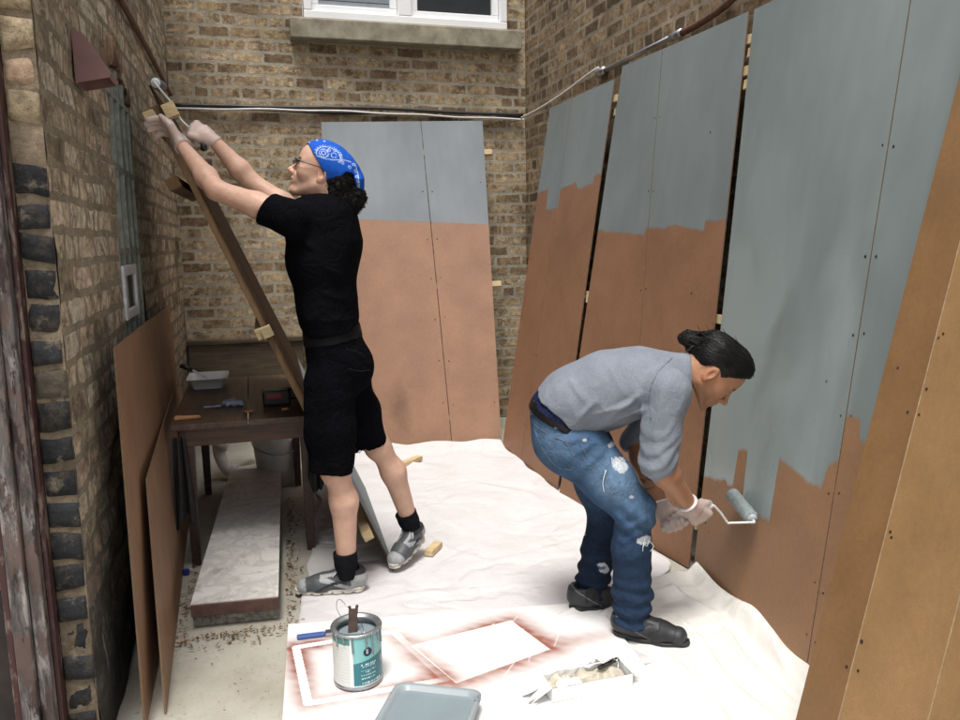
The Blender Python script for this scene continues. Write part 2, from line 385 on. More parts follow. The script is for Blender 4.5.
def col_left(u, z, r, hd):           # u runs from the door end (Y 2.35) towards the back corner
    s = WB_S([u+9, z])
    c = pick(r, [1.2, 1.3, 1.6, 1.6, 1.2, 1.8, 1.4, 1.5])*.92
    if r.random() < .16: c = np.array((.40, .27, .20))*r.uniform(.7, 1.1)
    c = c*np.array((1.05, 1.05, 1.08))
    if u > 2.1: c = pick(r, [2, 3, 2.6, 2, .6, .8, .8, 2])*.85
    soot = sst(1.35, .55, z + .25*s)*.9
    c = c*(1-soot) + np.array((.035, .037, .038))*soot*r.uniform(.6, 1.6)
    if r.random() < .12 and u < 1.5: c = c*.4 + np.array((.5, .47, .42))*.5*r.random()
    return c
def mort_left(u, z):
    s = WB_M([u, z]); k = sst(1.1, .3, z); c = np.array((.37, .32, .25))*(1+.25*s)
    return c*(1-.62*k)
def mort_back(u, z):
    s = WB_M([u+3, z+1]); b = WB_S([u, z+4]); return np.array((.40, .36, .29))*(1+.14*s+.14*b)
def mort_right(u, z):
    s = WB_M([u+3, z+1]); return np.array((.33, .28, .21))*(1+.2*s)

XL, YB, XR = -.47, 6.0, 2.12
ZT = 4.3
# back wall (U=+X)
BW0 = -.47
WIN = (.46, 1.96, 2.985, 4.25)
def hole_back(u, z): return WIN[0] < BW0+u < WIN[1] and WIN[2] < z < WIN[3]
def solid(boxes, c):
    m = MB()
    for lo, hi in boxes: m.box((np.array(lo)+np.array(hi))/2, np.array(hi)-np.array(lo))
    return m.V, m.F, np.repeat(np.array(c, float)[None], len(m.V), 0)
BWM = brickwork('buff_common_brick', [(.0, (.20, .143, .09)), (.14, (.29, .21, .13)), (.34, (.41, .31, .19)), (.5, (.49, .385, .245)), (.66, (.43, .315, .205)), (.82, (.53, .43, .285)), (1, (.34, .25, .16))], (.41, .365, .285), seed=0)
bk = solid([((BW0-.3, YB+.018, -.1), (XR+.3, YB+.3, WIN[2]-.01)), ((BW0-.3, YB+.018, WIN[2]-.01), (WIN[0]-.005, YB+.3, ZT)), ((WIN[1]+.005, YB+.018, WIN[2]-.01), (XR+.3, YB+.3, ZT))], (.25, .2, .15))
back_wall = build_wall(wall_sheet((BW0, YB, 0), (1, 0, 0), (0, -1, 0), XR-BW0, 0, ZT, 21, hole_back), [bk], [], [BWM, BRICK], (.8, YB, 0), 'buff brown brick wall at the far end of the yard, under the white window')
RWM = brickwork('brown_common_brick', [(.0, (.10, .072, .048)), (.2, (.17, .12, .075)), (.4, (.26, .185, .11)), (.6, (.34, .25, .155)), (.8, (.21, .15, .095)), (1, (.30, .22, .135))], (.30, .255, .19), seed=7.3, dark=.8)
right_wall = build_wall(wall_sheet((XR, .2, 0), (0, 1, 0), (-1, 0, 0), YB-.2, 0, ZT, 22), [solid([((XR+.018, .2, -.1), (XR+.3, YB+.017, ZT))], (.2, .16, .12))], [], [RWM, BRICK], (XR, 3, 0), 'brown brick wall behind the row of half-painted boards on the right')
# left wall (U=+Y from the doorway), with its end face towards the doorway
YE = 2.22
LW = (3.26, 3.86, 1.0, 2.02)       # window: y0,y1,z0,z1 (+ a low arch)
def arch_top(y): return LW[3] + .11*(1-((y-(LW[0]+LW[1])/2)/((LW[1]-LW[0])/2))**2)
def hole_left(u, z):
    y = YE+u
    return LW[0] < y < LW[1] and LW[2] < z < arch_top(y)
def hole_left_b(u, z):
    y = YE+u
    if LW[0]-.04 < y < LW[1]+.04 and LW[3]-.02 < z < arch_top(min(max(y, LW[0]), LW[1]))+.12: return True
    return hole_left(u, z)
def col_end(u, z, r, hd):
    if z > 1.62: return np.array((.42, .34, .225))*r.uniform(.75, 1.2) if r.random() < .75 else np.array((.38, .27, .19))
    c = np.array((.022, .024, .027))*r.uniform(.6, 1.7)
    return c if r.random() < .9 else np.array((.09, .075, .06))
def mort_end(u, z):
    return np.array((.22, .175, .125))*(1+.3*WB_M([u*3, z*2]))*(1 if z > .9 else .75)
Ve, Fe, Ce = wall_geo((-.545, YE, 0), (1, 0, 0), (0, -1, 0), .075, 0, ZT, col_end, 24, None, mort_end, L=.0745, pitch=.086, jt=.013, rough=1.5, mres=.005, snap=True, lift=.001, mort=-.0035)
bl = solid([((XL-.3, YE+.02, -.1), (XL-.018, LW[0], ZT)), ((XL-.3, LW[1], -.1), (XL-.018, YB, ZT)), ((XL-.3, LW[0], -.1), (XL-.018, LW[1], LW[2])), ((XL-.3, LW[0], LW[3]+.13), (XL-.018, LW[1], ZT)), ((-.75, YE+.02, 2.32), (XL-.02, YE+.3, ZT))], (.2, .16, .12))
# soldier bricks of the arch
am = MB(); nb = 9
for i in range(nb):
    t = (i+.5)/nb; y = LW[0]-.03+t*(LW[1]-LW[0]+.06); yc = min(max(y, LW[0]), LW[1]); zb = arch_top(yc)
    sl_ = -.44*((yc-(LW[0]+LW[1])/2)/((LW[1]-LW[0])/2)); ax = [nrm((0, 1, sl_)), nrm((0, -sl_, 1)), (1, 0, 0)]
    am.box((XL-.0245+RNG.normal(0, .002), y, zb+.055), (.058, .105, .05), ax, 0, .003)
ca = np.repeat(np.array([(.34, .22, .15)])*RNG.uniform(.6, 1.2, (nb, 1)), 8, 0)
LWM = brickwork('sooty_weathered_brick', [(.0, (.24, .19, .135)), (.15, (.46, .38, .27)), (.35, (.62, .53, .39)), (.5, (.58, .44, .33)), (.65, (.52, .44, .32)), (.82, (.68, .61, .48)), (1, (.33, .27, .20))], (.29, .245, .175), bw=.22, bh=.086, ms=.016, dark=.75, streak=.22, light=.8, soot=(.2, 1.2, .95), seed=3.1, pit=1.3)
left_wall = build_wall(wall_sheet((XL, YE, 0), (0, 1, 0), (1, 0, 0), YB-YE, 0, ZT, 23, hole_left, res=.0125, amp=.005), [bl], [(Ve, Fe, Ce), (am.V, am.F, ca)], [LWM, BRICK], (XL, 4, 0), 'sooty old brick wall on the left with an arched window and black end bricks')

# ------------------------------------------------------------------ windows
def frame_boxes(m, x0, x1, z0, z1, w, d, y):
    m.box(((x0+x1)/2, y, z0+w/2), (x1-x0, d, w)); m.box(((x0+x1)/2, y, z1-w/2), (x1-x0, d, w))
    m.box((x0+w/2, y, (z0+z1)/2), (w, d, z1-z0-2*w)); m.box((x1-w/2, y, (z0+z1)/2), (w, d, z1-z0-2*w))
VINYL = simple('white_vinyl', (.82, .83, .84), .35, var=.04, scale=4)
glass = Mat('window_glass', (.03, .035, .04), .04); glass.b.inputs['Specular IOR Level'].default_value = .6
m = MB(); frame_boxes(m, WIN[0], WIN[1], WIN[2], WIN[3], .055, .10, YB-.005); m.box((1.18, YB-.005, (WIN[2]+WIN[3])/2), (.10, .10, WIN[3]-WIN[2]-.11))
wf = m.obj('window', VINYL, back_wall, bevel=.006)
for x0, x1 in ((WIN[0]+.055, 1.13), (1.23, WIN[1]-.055)):
    m = MB(); frame_boxes(m, x0+.002, x1-.002, WIN[2]+.057, WIN[3]-.057, .05, .05, YB+.01); m.obj('sash', VINYL, wf, bevel=.005)
    m = MB(); m.box(((x0+x1)/2, YB+.02, (WIN[2]+WIN[3])/2), (x1-x0-.09, .008, WIN[3]-WIN[2]-.2)); m.obj('pane', glass.m, wf)
BLIND = simple('blind_slats', (.34, .38, .42), .5, var=.1)
m = MB()
for i in range(28): m.box((.82, YB-.003+.012, WIN[2]+.125+i*.036), (.55, .004, .030), [(1, 0, 0), nrm((0, 1, .25)), nrm((0, -.25, 1))])
m.obj('window_blind', BLIND, wf)
SILLM = simple('weathered_limestone', (.27, .245, .18), .9, var=.35, scale=11, bump=.5, bscale=90)
m = MB(); m.box((1.21, YB-.03, 2.905), (1.70, .16, .135)); sill = m.obj('window_sill', SILLM, back_wall, bevel=.008)

# left window: corrugated green-grey sheet behind bars, small white vent sash
gm = Mat('greenish_window_glass', (.10, .13, .11), .22); gm.base(gm.ramp(gm.noise(5, 6, .7), [(.25, (.11, .13, .11)), (.55, (.20, .23, .195)), (.8, (.30, .32, .27))])); gm.bump(gm.noise(14, 3, .5), .3, .01)
GREENGL = gm.m
FRM = simple('weathered_green_frame', (.22, .235, .20), .6, var=.4, scale=25, bump=.3)
yc = (LW[0]+LW[1])/2
pts = [(XL-.026, LW[0], LW[2]), (XL-.026, LW[1], LW[2])] + [(XL-.026, y, arch_top(y)) for y in np.linspace(LW[1], LW[0], 13)]
m = MB(); m.hexa([(x-.012, y, z) for x, y, z in pts], pts)
for i in range(9): y = LW[0]+(i+.5)*(LW[1]-LW[0])/9; m.tube([(XL-.030, y, LW[2]), (XL-.030, y, arch_top(y)-.01)], .018, 8)
lw = m.obj('window', GREENGL, left_wall)
m = MB()
for i in range(5): y = LW[0]+i*(LW[1]-LW[0])/4; y = min(max(y, LW[0]+.014), LW[1]-.014); m.box((XL-.016, y, (LW[2]+arch_top(y)-.02)/2), (.03, .024, arch_top(y)-.02-LW[2]))
for z in (1.40, 1.72, 2.0): m.box((XL-.015, yc, z), (.026, LW[1]-LW[0]-.03, .02))
m.obj('window_frame', FRM, lw)
m = MB()
vy0, vy1, vz0, vz1 = 3.27, 3.63, 1.135, 1.345
for a in (vy0+.0225, vy1-.0225): m.box((XL-.006, a, (vz0+vz1)/2), (.03, .045, vz1-vz0))
for b in (vz0+.02, vz1-.02): m.box((XL-.006, (vy0+vy1)/2, b), (.028, vy1-vy0-.09, .04))
vf = m.obj('vent_sash', simple('greyed_white_sash', (.52, .54, .56), .4), lw, bevel=.005)
m = MB(); m.box((XL-.006, (vy0+vy1)/2, (vz0+vz1)/2), (.006, vy1-vy0-.08, vz1-vz0-.07)); m.obj('pane', simple('dark_dusty_pane', (.022, .026, .03), .55, spec=.2), vf)

# boarded opening low in the back wall
m = MB(); m.box((-.06, YB-.03, .56), (.80, .04, .30)); m.box((-.06, YB-.035, .725), (.86, .07, .03))
bo = m.obj('boarded_opening', grain('rotten_dark_board', (.05, .037, .024), (.13, .095, .06), .9, 'x', 5), None, loc=(-.06, YB-.03, .41), bevel=.004)
props(bo, 'dark rotten board closing a low opening in the far brick wall behind the workbench', 'board')

# ------------------------------------------------------------------ ground
gm = Mat('ground_concrete', rough=.92, spec=.25)
n1 = gm.noise(1.7, 8, .62); n2 = gm.noise(38, 8, .7); n3 = gm.noise(230, 2)
c = gm.ramp(n1, [(.30, (.26, .24, .185)), (.5, (.37, .35, .295)), (.72, (.45, .43, .37))])
c = gm.mix(gm.ramp(n2, [(.58, 0), (.74, .7)]), c, (.14, .105, .065))
c = gm.mix(gm.ramp(n3, [(.66, 0), (.74, .6)]), c, (.10, .075, .05))
gm.base(c); gm.bump(n2, .5, .006); gm.bump(n3, .3, .002)
xs = np.concatenate([np.linspace(-60, -1, 8)[:-1], np.linspace(-1, 2.5, 60), np.linspace(2.5, 60, 8)[1:]]); ys = np.concatenate([np.linspace(-60, 0, 8)[:-1], np.linspace(0, 6.4, 90), np.linspace(6.4, 60, 8)[1:]])
gx, gy = np.meshgrid(xs, ys, indexing='ij'); gz = np.where((gx > -1) & (gx < 2.5) & (gy > 0) & (gy < 6.4), -.004+.003*np.clip(Wob(3, 5, dim=2)(np.stack([gx, gy], -1)), -1, 1), -.004)
m = MB(); m.grid(np.stack([gx, gy, gz], -1)); g = m.obj('ground', gm.m, None, smooth=True, fixn=False); props(g, 'worn grey concrete yard floor', 'ground', kind='structure')

# ------------------------------------------------------------------ doorway at far left
pm = Mat('peeling_painted_wood', rough=.75)
st = pm.noise(34, 8, .7, stretch=(1, 1, .16), dist=.8); pt = pm.noise(15, 8, .72, stretch=(1, 1, .35)); bl_ = pm.noise(60, 3)
wood = pm.ramp(st, [(.36, (.022, .02, .019)), (.5, (.10, .088, .084)), (.66, (.33, .30, .285))])
paint = pm.ramp(pm.noise(5, 4), [(.35, (.055, .034, .03)), (.6, (.125, .085, .074))])
c = pm.mix(pm.ramp(pt, [(.50, 0), (.54, 1)]), wood, paint)
c = pm.mix(pm.ramp(pm.noise(24, 6, .7, stretch=(1, 1, .3)), [(.57, 0), (.61, .9)]), c, (.020, .010, .010))
pm.base(c); pm.bump(pt, .6, .006); pm.bump(st, .5, .003); PEEL = pm.m
mar = Mat('maroon_paint', rough=.6); mar.base(mar.mix(mar.ramp(mar.noise(26, 7, .7, stretch=(1, 1, .3)), [(.52, 0), (.60, .85)]), (.05, .018, .017), (.20, .155, .13))); mar.bump(mar.noise(40, 5, stretch=(1, 1, .3)), .5, .004)
dk = simple('dark_door_paint', (.018, .012, .012), .55, var=.6, scale=14, bump=.5, bscale=50)
dt = thing('doorway', (-.60, YE, 0), 'dark doorway with a peeling maroon and grey wooden frame at the left end of the brick wall', 'doorway')
ZD = 2.26
m = MB(); m.box((-.5745, YE-.02, ZD/2), (.031, .10, ZD)); m.box((-.611, YE-.028, ZD/2), (.040, .12, ZD)); m.obj('door_frame', PEEL, dt, bevel=.004)
m = MB(); m.box((-.5525, YE-.008, ZD/2), (.012, .06, ZD)); m.box((-.640, YE-.01, ZD/2), (.016, .14, ZD)); m.obj('door_moulding', mar.m, dt, bevel=.003)
m = MB(); m.box((-1.119, YE+.03, ZD/2), (.94, .05, ZD-.01))
for z0, z1 in ((.12, .75), (.9, 2.1)): m.box((-.92, YE+.0, (z0+z1)/2), (.36, .02, z1-z0))
m.obj('door', dk, dt, bevel=.006)
m = MB(); m.box((-.668, YE+.0, .62), (.035, .02, .16)); m.obj('door_hinge', RUSTPIPE, dt, bevel=.003)
m = MB(); m.box((-1.01, YE-.02, 2.31), (.92, .16, .09), None, 0, .006); m.obj('lintel', grain('rusty_lintel', (.10, .06, .035), (.24, .15, .09), .85, 'x'), dt, bevel=.01)

# ------------------------------------------------------------------ wall lamp, conduits and cables
LAMP = simple('mauve_painted_metal', (.20, .105, .10), .5, var=.12, scale=18)
t = thing('wall_lamp', (XL, 2.74, 2.0), 'dull mauve wedge-shaped lamp on the left brick wall above the arched window', 'lamp')
y0, y1 = 2.67, 2.81
prof = [(XL+.004, 1.900), (XL+.004, 2.050), (XL+.030, 2.045), (XL+.100, 1.935), (XL+.100, 1.920)]
m = MB()
for y in (y0, y1-.003): m.hexa([(x, y, z) for x, z in prof], [(x, y+.003, z) for x, z in prof])
for a, b in zip(prof[:-1], prof[1:]):
    m.hexa([(a[0], y0+.003, a[1]), (b[0], y0+.003, b[1]), (b[0], y1-.003, b[1]), (a[0], y1-.003, a[1])], [(a[0]+.003, y0+.003, a[1]-.003), (b[0]-.003, y0+.003, b[1]-.003), (b[0]-.003, y1-.003, b[1]-.003), (a[0]+.003, y1-.003, a[1]-.003)])
m.obj('lamp_shade', LAMP, t)
m = MB(); m.lathe((XL+.034, (y0+y1)/2, 1.955), [(.001, -.03), (.016, -.024), (.02, -.005), (.016, .015), (.012, .03)], 16); m.obj('bulb', simple('dull_bulb', (.10, .09, .085), .3), t, smooth=True)

m = MB(); m.tube([(XL+.018, y, 2.43+.004*sin(y*3)) for y in np.linspace(1.2, 5.9, 24)], .013, 10)
o = m.obj('conduit_pipe', RUSTPIPE, None, loc=(XL, 3.5, 2.43), smooth=True); props(o, 'thin dark conduit running along the top of the left brick wall', 'conduit')
BLKC = simple('black_cable_rubber', (.02, .018, .02), .5, var=.3); WHTC = simple('white_cable', (.62, .60, .57), .5, var=.1)
xs = np.linspace(XL+.02, XR-.03, 40)
m = MB(); m.tube([(x, YB-.026, 2.375+.012*sin(x*1.7)-.012*sin(x*5)*.3) for x in xs], .013, 8)
m.tube([(x, YB-.022, 2.352+.006*sin(x*6+1)) for x in xs], .008, 8)
o = m.obj('cable', BLKC, None, loc=(.8, YB, 2.37), smooth=True); props(o, 'black cable strung level across the far brick wall', 'cable')
m = MB(); P = [(x, YB-.036, 2.350+.010*sin(x*2.2+.4)+.003*sin(x*11)) for x in xs]; P += [(XR-.05, YB-.05, 2.35), (XR-.034, 5.7, 2.36), (XR-.034, 5.2, 2.385), (XR-.034, 4.75, 2.43), (XR-.034, 4.58, 2.44)]
m.tube(smoothpath(P, 3), .0075, 8); o = m.obj('cable', WHTC, None, loc=(.8, YB, 2.35), smooth=True); props(o, 'thin white cable sagging below the black one and turning the far corner', 'cable')
m = MB(); m.tube([(XR-.028, 4.55, 2.41), (XR-.028, 3.66, 2.41)], .015, 12); m.tube([(XR-.028, 4.60, 2.41), (XR-.028, 4.50, 2.41)], .024, 12); m.tube([(XR-.028, 3.72, 2.41), (XR-.028, 3.62, 2.41)], .021, 12)
o = m.obj('conduit_pipe', STEEL, None, loc=(XR, 4.1, 2.41), smooth=True); props(o, 'straight grey metal conduit on the right brick wall just above the boards', 'conduit')
m = MB(); m.tube(smoothpath([(XR-.028, 3.66, 2.41), (XR-.03, 3.5, 2.41), (XR-.03, 3.3, 2.425), (XR-.032, 3.15, 2.45), (XR-.032, 3.0, 2.42), (XR-.032, 2.8, 2.40), (XR-.03, 2.2, 2.41), (XR-.03, 1.2, 2.42)], 6), .017, 10)
o = m.obj('conduit_pipe', RUSTPIPE, None, loc=(XR, 2.4, 2.42), smooth=True); props(o, 'bent rusty brown pipe above the grey boards on the right wall', 'conduit')
m = MB(); m.tube([(XR-.02, 3.24, 2.45), (XR-.02, 3.24, 4.2)], .012, 8); o = m.obj('conduit_pipe', RUSTPIPE, None, loc=(XR, 3.24, 2.46), smooth=True); props(o, 'short upright brown pipe rising from the bent pipe on the right wall', 'conduit')
# ------------------------------------------------------------------ hardboard panels leaning on the walls
def board_mat(name, bare, paint=None, curve=None, wet=None, stain=None, rough=.55, seed=0, wob=.012, band=.012):
    m = Mat(name, rough=rough)
    fl = m.noise(420, 2, .5); cl = m.noise(3.1+seed*.1, 5, .6); md = m.noise(60, 4, .6)
    b = m.ramp(cl, [(.3, tuple(x*.84 for x in bare)), (.7, tuple(min(1, x*1.12) for x in bare))])
    b = m.mix(1, b, m.ramp(fl, [(.3, .86), (.7, 1.12)]), 'MULTIPLY'); b = m.mix(1, b, m.ramp(md, [(.3, .93), (.7, 1.06)]), 'MULTIPLY')
    r0 = m.ramp(m.noise(7, 4), [(.3, rough-.06), (.7, rough+.1)])
    if stain:
        uvn = m.node('ShaderNodeUVMap'); vm = m.node('ShaderNodeVectorMath', operation='DISTANCE'); m.link(uvn.outputs[0], vm.inputs[0]); vm.inputs[1].default_value = (*stain, 0)
        d = m.math('ADD', vm.outputs['Value'], m.math('MULTIPLY', m.math('SUBTRACT', m.noise(9, 4), .5), .10))
        b = m.mix(m.ramp(d, [(.01, .42), (.085, 0)]), b, (.03, .02, .018))
    if paint is not None:
        sx = m.node('ShaderNodeSeparateXYZ'); uvn = m.node('ShaderNodeUVMap'); m.link(uvn.outputs[0], sx.inputs[0])
        fc = m.node('ShaderNodeFloatCurve'); cv = fc.mapping.curves[0]
        while len(cv.points) < len(curve): cv.points.new(.5, .5)
        for p, (x, y) in zip(cv.points, curve): p.location = (x, y); p.handle_type = 'VECTOR'
        fc.mapping.update(); m.link(sx.outputs[0], fc.inputs['Value'])
        wv = m.math('MULTIPLY', m.math('SUBTRACT', m.noise(16, 5, .65), .5), wob)
        e = m.math('SUBTRACT', m.math('ADD', sx.outputs[1], wv), fc.outputs[0])
        stk = m.math('MULTIPLY', m.math('SUBTRACT', m.noise(26, 5, .7, stretch=(1, 1, .22)), .5), band*1.1)
        mask = m.ramp(m.math('ADD', m.math('MULTIPLY', m.math('ADD', e, stk), 1/band), .5), [(.42, 0), (.9, 1)])
        pc = m.ramp(m.noise(1.9, 4, .5, stretch=(1, 1, .6)), [(.32, tuple(x*.84 for x in paint)), (.68, tuple(x*1.16 for x in paint))])
        pc = m.mix(1, pc, m.ramp(m.noise(22, 3, .5, stretch=(1, 1, .15)), [(.3, .965), (.7, 1.03)]), 'MULTIPLY')
        pr = m.ramp(m.noise(2.6, 4, .5), [(.35, .34 if rough < .8 else .8), (.65, .52 if rough < .8 else .9)])
        if wet:      # still-wet coat: patchy, much shinier; reflected sky mixed into the colour as paler blotches
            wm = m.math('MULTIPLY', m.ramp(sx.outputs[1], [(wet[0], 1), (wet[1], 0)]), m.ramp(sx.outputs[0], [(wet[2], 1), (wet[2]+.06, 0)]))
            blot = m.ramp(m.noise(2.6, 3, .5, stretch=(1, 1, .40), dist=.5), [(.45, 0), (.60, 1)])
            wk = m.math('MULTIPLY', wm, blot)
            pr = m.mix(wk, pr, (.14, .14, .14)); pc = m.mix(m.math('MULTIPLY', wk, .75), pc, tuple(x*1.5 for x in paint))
        m.base(m.mix(mask, b, pc)); m.rough(m.mix(mask, r0, pr))
        m.bump(mask, .25, .001); m.bump(m.noise(300, 2), .06, .001)
    else:
        m.base(b); m.rough(r0); m.bump(fl, .06, .001)
    m.b.inputs['Specular IOR Level'].default_value = .4 if rough < .8 else .1
    return m.m
EDGE = simple('hardboard_edge', (.15, .09, .05), .8, var=.2, scale=60); EDGE_L = simple('pale_board_edge', (.42, .30, .18), .8, var=.2, scale=60)
HOLE = simple('screw_hole', (.02, .012, .01), .9)

class Panel:
    def __init__(s, q): s.q = [np.array(p, float) for p in q]; s.n = nrm(np.cross(s.q[1]-s.q[0], s.q[3]-s.q[0])); s.n = s.n if s.n@(CPOS-s.q[0]) > 0 else -s.n
    def P(s, u, v, off=0.0):
        u = np.asarray(u, float)[..., None]; v = np.asarray(v, float)[..., None]; q = s.q
        return (1-u)*(1-v)*q[0]+u*(1-v)*q[1]+u*v*q[2]+(1-u)*v*q[3] + s.n*off
def sheet(pn, name, parent, mats, ub0, ub1, ut0, ut1, th=.006, bow=.004, seed=1, holes=(), v0=0, v1=1, label=None):
    nu, nv = 8, 22
    a, b = np.meshgrid(np.linspace(0, 1, nu), np.linspace(v0, v1, nv), indexing='ij')
    u = (ub0+(ub1-ub0)*a)*(1-b)+(ut0+(ut1-ut0)*a)*b
    wv = Wob(1.7, seed)(pn.P(u, b))*bow
    F_ = pn.P(u, b)+wv[..., None]*pn.n; B_ = F_-pn.n*th
    m = MB(); nf = nu*nv; uv = []
    m.grid(F_, 0); m.grid(B_, 1); uv = np.concatenate([np.stack([u, b], -1).reshape(-1, 2)]*2)
    rim = [(i, 0) for i in range(nu)]+[(nu-1, j) for j in range(1, nv)]+[(i, nv-1) for i in range(nu-2, -1, -1)]+[(0, j) for j in range(nv-2, 0, -1)]
    o = len(m.V); m.V += [tuple(F_[i, j]) for i, j in rim]+[tuple(B_[i, j]) for i, j in rim]; k = len(rim)
    for i in range(k): m.F.append([o+i, o+(i+1) % k, o+k+(i+1) % k, o+k+i]); m.M.append(1)
    uv = np.concatenate([uv, np.array([(u[i, j], b[i, j]) for i, j in rim]*2)])
    for hu, hv in holes:
        ctr = pn.P(hu, hv, .0008+.0)+Wob(1.7, seed)(pn.P(hu, hv))*bow*pn.n; m.disc(ctr, RNG.uniform(.0035, .006), pn.n, 8, 2); uv = np.concatenate([uv, np.zeros((8, 2))])
    ob = m.obj(name, mats, parent, uv=uv, fixn=False)
    for i, p in enumerate(ob.data.polygons): pass
    return props(ob, label)
def batten(pn, parent, v, u0=-.03, u1=1.03, w=.04, d=.04, off=-.016, mat=None):
    a = pn.P(u0, v, off-d/2); b = pn.P(u1, v, off-d/2)
    m = MB(); m.bar(a, b, d, w, pn.P(.5, v+.1)-pn.P(.5, v-.1)); return m.obj('batten', mat or PINE, parent, bevel=.002)
def upright(pn, parent, u, v0, v1, w=.04, d=.04, off=-.008, mat=None):
    a = pn.P(u, v0, off-d/2); b = pn.P(u, v1, off-d/2); m = MB(); m.bar(a, b, d, w, pn.P(.9, .5)-pn.P(.1, .5)); return m.obj('batten', mat or PINE, parent, bevel=.002)

GREYP = (.172, .199, .202)
pA = Panel([(1.61, 5.09, 0), (1.62, 4.08, 0), (2.035, 4.25, 2.31), (2.035, 5.26, 2.31)])
pB = Panel([(1.61, 4.02, 0), (1.755, 2.88, 0), (2.04, 3.0, 2.34), (2.04, 4.16, 2.36)])
pC = Panel([(1.75, 2.84, 0), (1.59, 1.62, 0), (2.03, 1.75, 2.36), (2.04, 2.97, 2.34)])
pD = Panel([(1.25, 1.59, 0), (1.10, .40, 0), (1.93, .60, 2.2), (1.985, 1.83, 2.05)])
pK = Panel([(.52, 5.40, 0), (1.64, 5.2, 0), (1.735, 5.88, 2.31), (.54, 5.88, 2.27)])
def seamholes(ub, ut, vs, gap=.02): return [((ub*(1-v)+ut*v)+sgn*gap, v+RNG.uniform(-.006, .006)) for v in vs for sgn in (-1, 1)]

BARE_R = (.235, .120, .066)
mA = board_mat('painted_hardboard_short_streak', BARE_R, GREYP, [(0, .747), (.19, .757), (.20, .698), (.41, .698), (.415, .75), (.65, .76), (.70, .742), (.91, .748), (.915, .77), (1, .77)], seed=1)
mB = board_mat('painted_hardboard_level', BARE_R, GREYP, [(0, .62), (.085, .616), (.434, .608), (.445, .622), (.58, .622), (.676, .627), (.872, .615), (.875, .634), (1, .634)], seed=2, wob=.008)
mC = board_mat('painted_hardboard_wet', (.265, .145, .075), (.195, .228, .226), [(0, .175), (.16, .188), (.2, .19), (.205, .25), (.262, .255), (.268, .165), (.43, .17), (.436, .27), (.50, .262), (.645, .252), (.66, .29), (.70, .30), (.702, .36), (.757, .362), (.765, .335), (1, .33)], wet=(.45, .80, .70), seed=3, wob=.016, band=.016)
mK = board_mat('painted_hardboard_even', (.335, .190, .122), (.225, .250, .268), [(0, .70), (.58, .68), (1, .664)], seed=4, wob=.003, band=.004, stain=(.39, .12))
mD1 = board_mat('bare_hardboard_dark', (.19, .10, .040), seed=5); mD2 = board_mat('bare_hardboard_light', (.27, .155, .064), seed=6)

def make_panel(pn, mat, label, ub, ut, bat, seed, holes):
    t = thing('painted_panel', (pn.q[0]+pn.q[1])/2, label, 'panel', 'half-painted boards leaning on the walls')
    g = .0020
    h1 = [h for h in holes if h[0] < ub*(1-h[1])+ut*h[1]]; h2 = [h for h in holes if h not in h1]
    sheet(pn, 'hardboard_sheet', t, [mat, EDGE, HOLE], 0, ub-g, 0, ut-g, seed=seed, holes=h1)
    sheet(pn, 'hardboard_sheet', t, [mat, EDGE, HOLE], ub+g, 1, ut+g, 1, seed=seed, holes=h2)
    for v, a, b in bat: batten(pn, t, v, a, b)
    upright(pn, t, .5*(ub+ut)-.16, .03, .97, off=-.058)
    return t
make_panel(pA, mA, 'narrow leaning board nearest the far corner, grey with one long drip streak over bare brown', .38, .385, [(.955, -.05, 1.03), (.48, -.02, 1.04), (.08, -.02, 1.02)], 1, seamholes(.38, .385, (.1, .3, .5, .66)))
make_panel(pB, mB, 'leaning board behind the stooping man, upper third grey with a straight paint edge', .60, .383, [(.90, -.05, 1.02), (.955, .02, 1.04), (.46, -.05, 1.03), (.08, 0, 1.0)], 2, seamholes(.60, .383, (.2, .35, .5, .7, .85))+[(.84, .80), (.84, .5)])
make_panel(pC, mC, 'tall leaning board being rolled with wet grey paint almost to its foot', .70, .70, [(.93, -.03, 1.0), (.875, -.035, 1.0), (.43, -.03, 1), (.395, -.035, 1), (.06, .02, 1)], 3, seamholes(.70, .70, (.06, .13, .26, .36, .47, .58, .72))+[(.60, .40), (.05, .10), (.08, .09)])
make_panel(pK, mK, 'board leaning flat against the far brick wall, grey top third and smudged bare brown below', .691, .604, [(.90, .1, 1.05), (.48, .05, 1.06), (.08, .02, .99)], 4, seamholes(.691, .604, (.12, .25, .38, .5, .62, .78), .03)+[(.97, .12), (.965, .8)])
t = thing('bare_panel', (pD.q[0]+pD.q[1])/2, 'unpainted tan hardboard panel leaning in the right foreground', 'panel')
g = .002
hs_ = [(.128+RNG.uniform(.004, .016), v) for v in (.33, .335, .47, .50, .56, .565, .21, .18)]
sheet(pD, 'hardboard_sheet', t, [mD1, EDGE_L, HOLE], 0, .124-g, 0, .124-g, seed=11, holes=[(.04, .52), (.10, .47), (.11, .175)])
sheet(pD, 'hardboard_sheet', t, [mD2, EDGE_L, HOLE], .124+g, .335-g, .124+g, .335-g, seed=11, holes=hs_)
sheet(pD, 'hardboard_sheet', t, [mD2, EDGE_L, HOLE], .335+g, 1, .335+g, 1, seed=11)
for v in (.06, .5, .95): batten(pD, t, v, .01, .99)

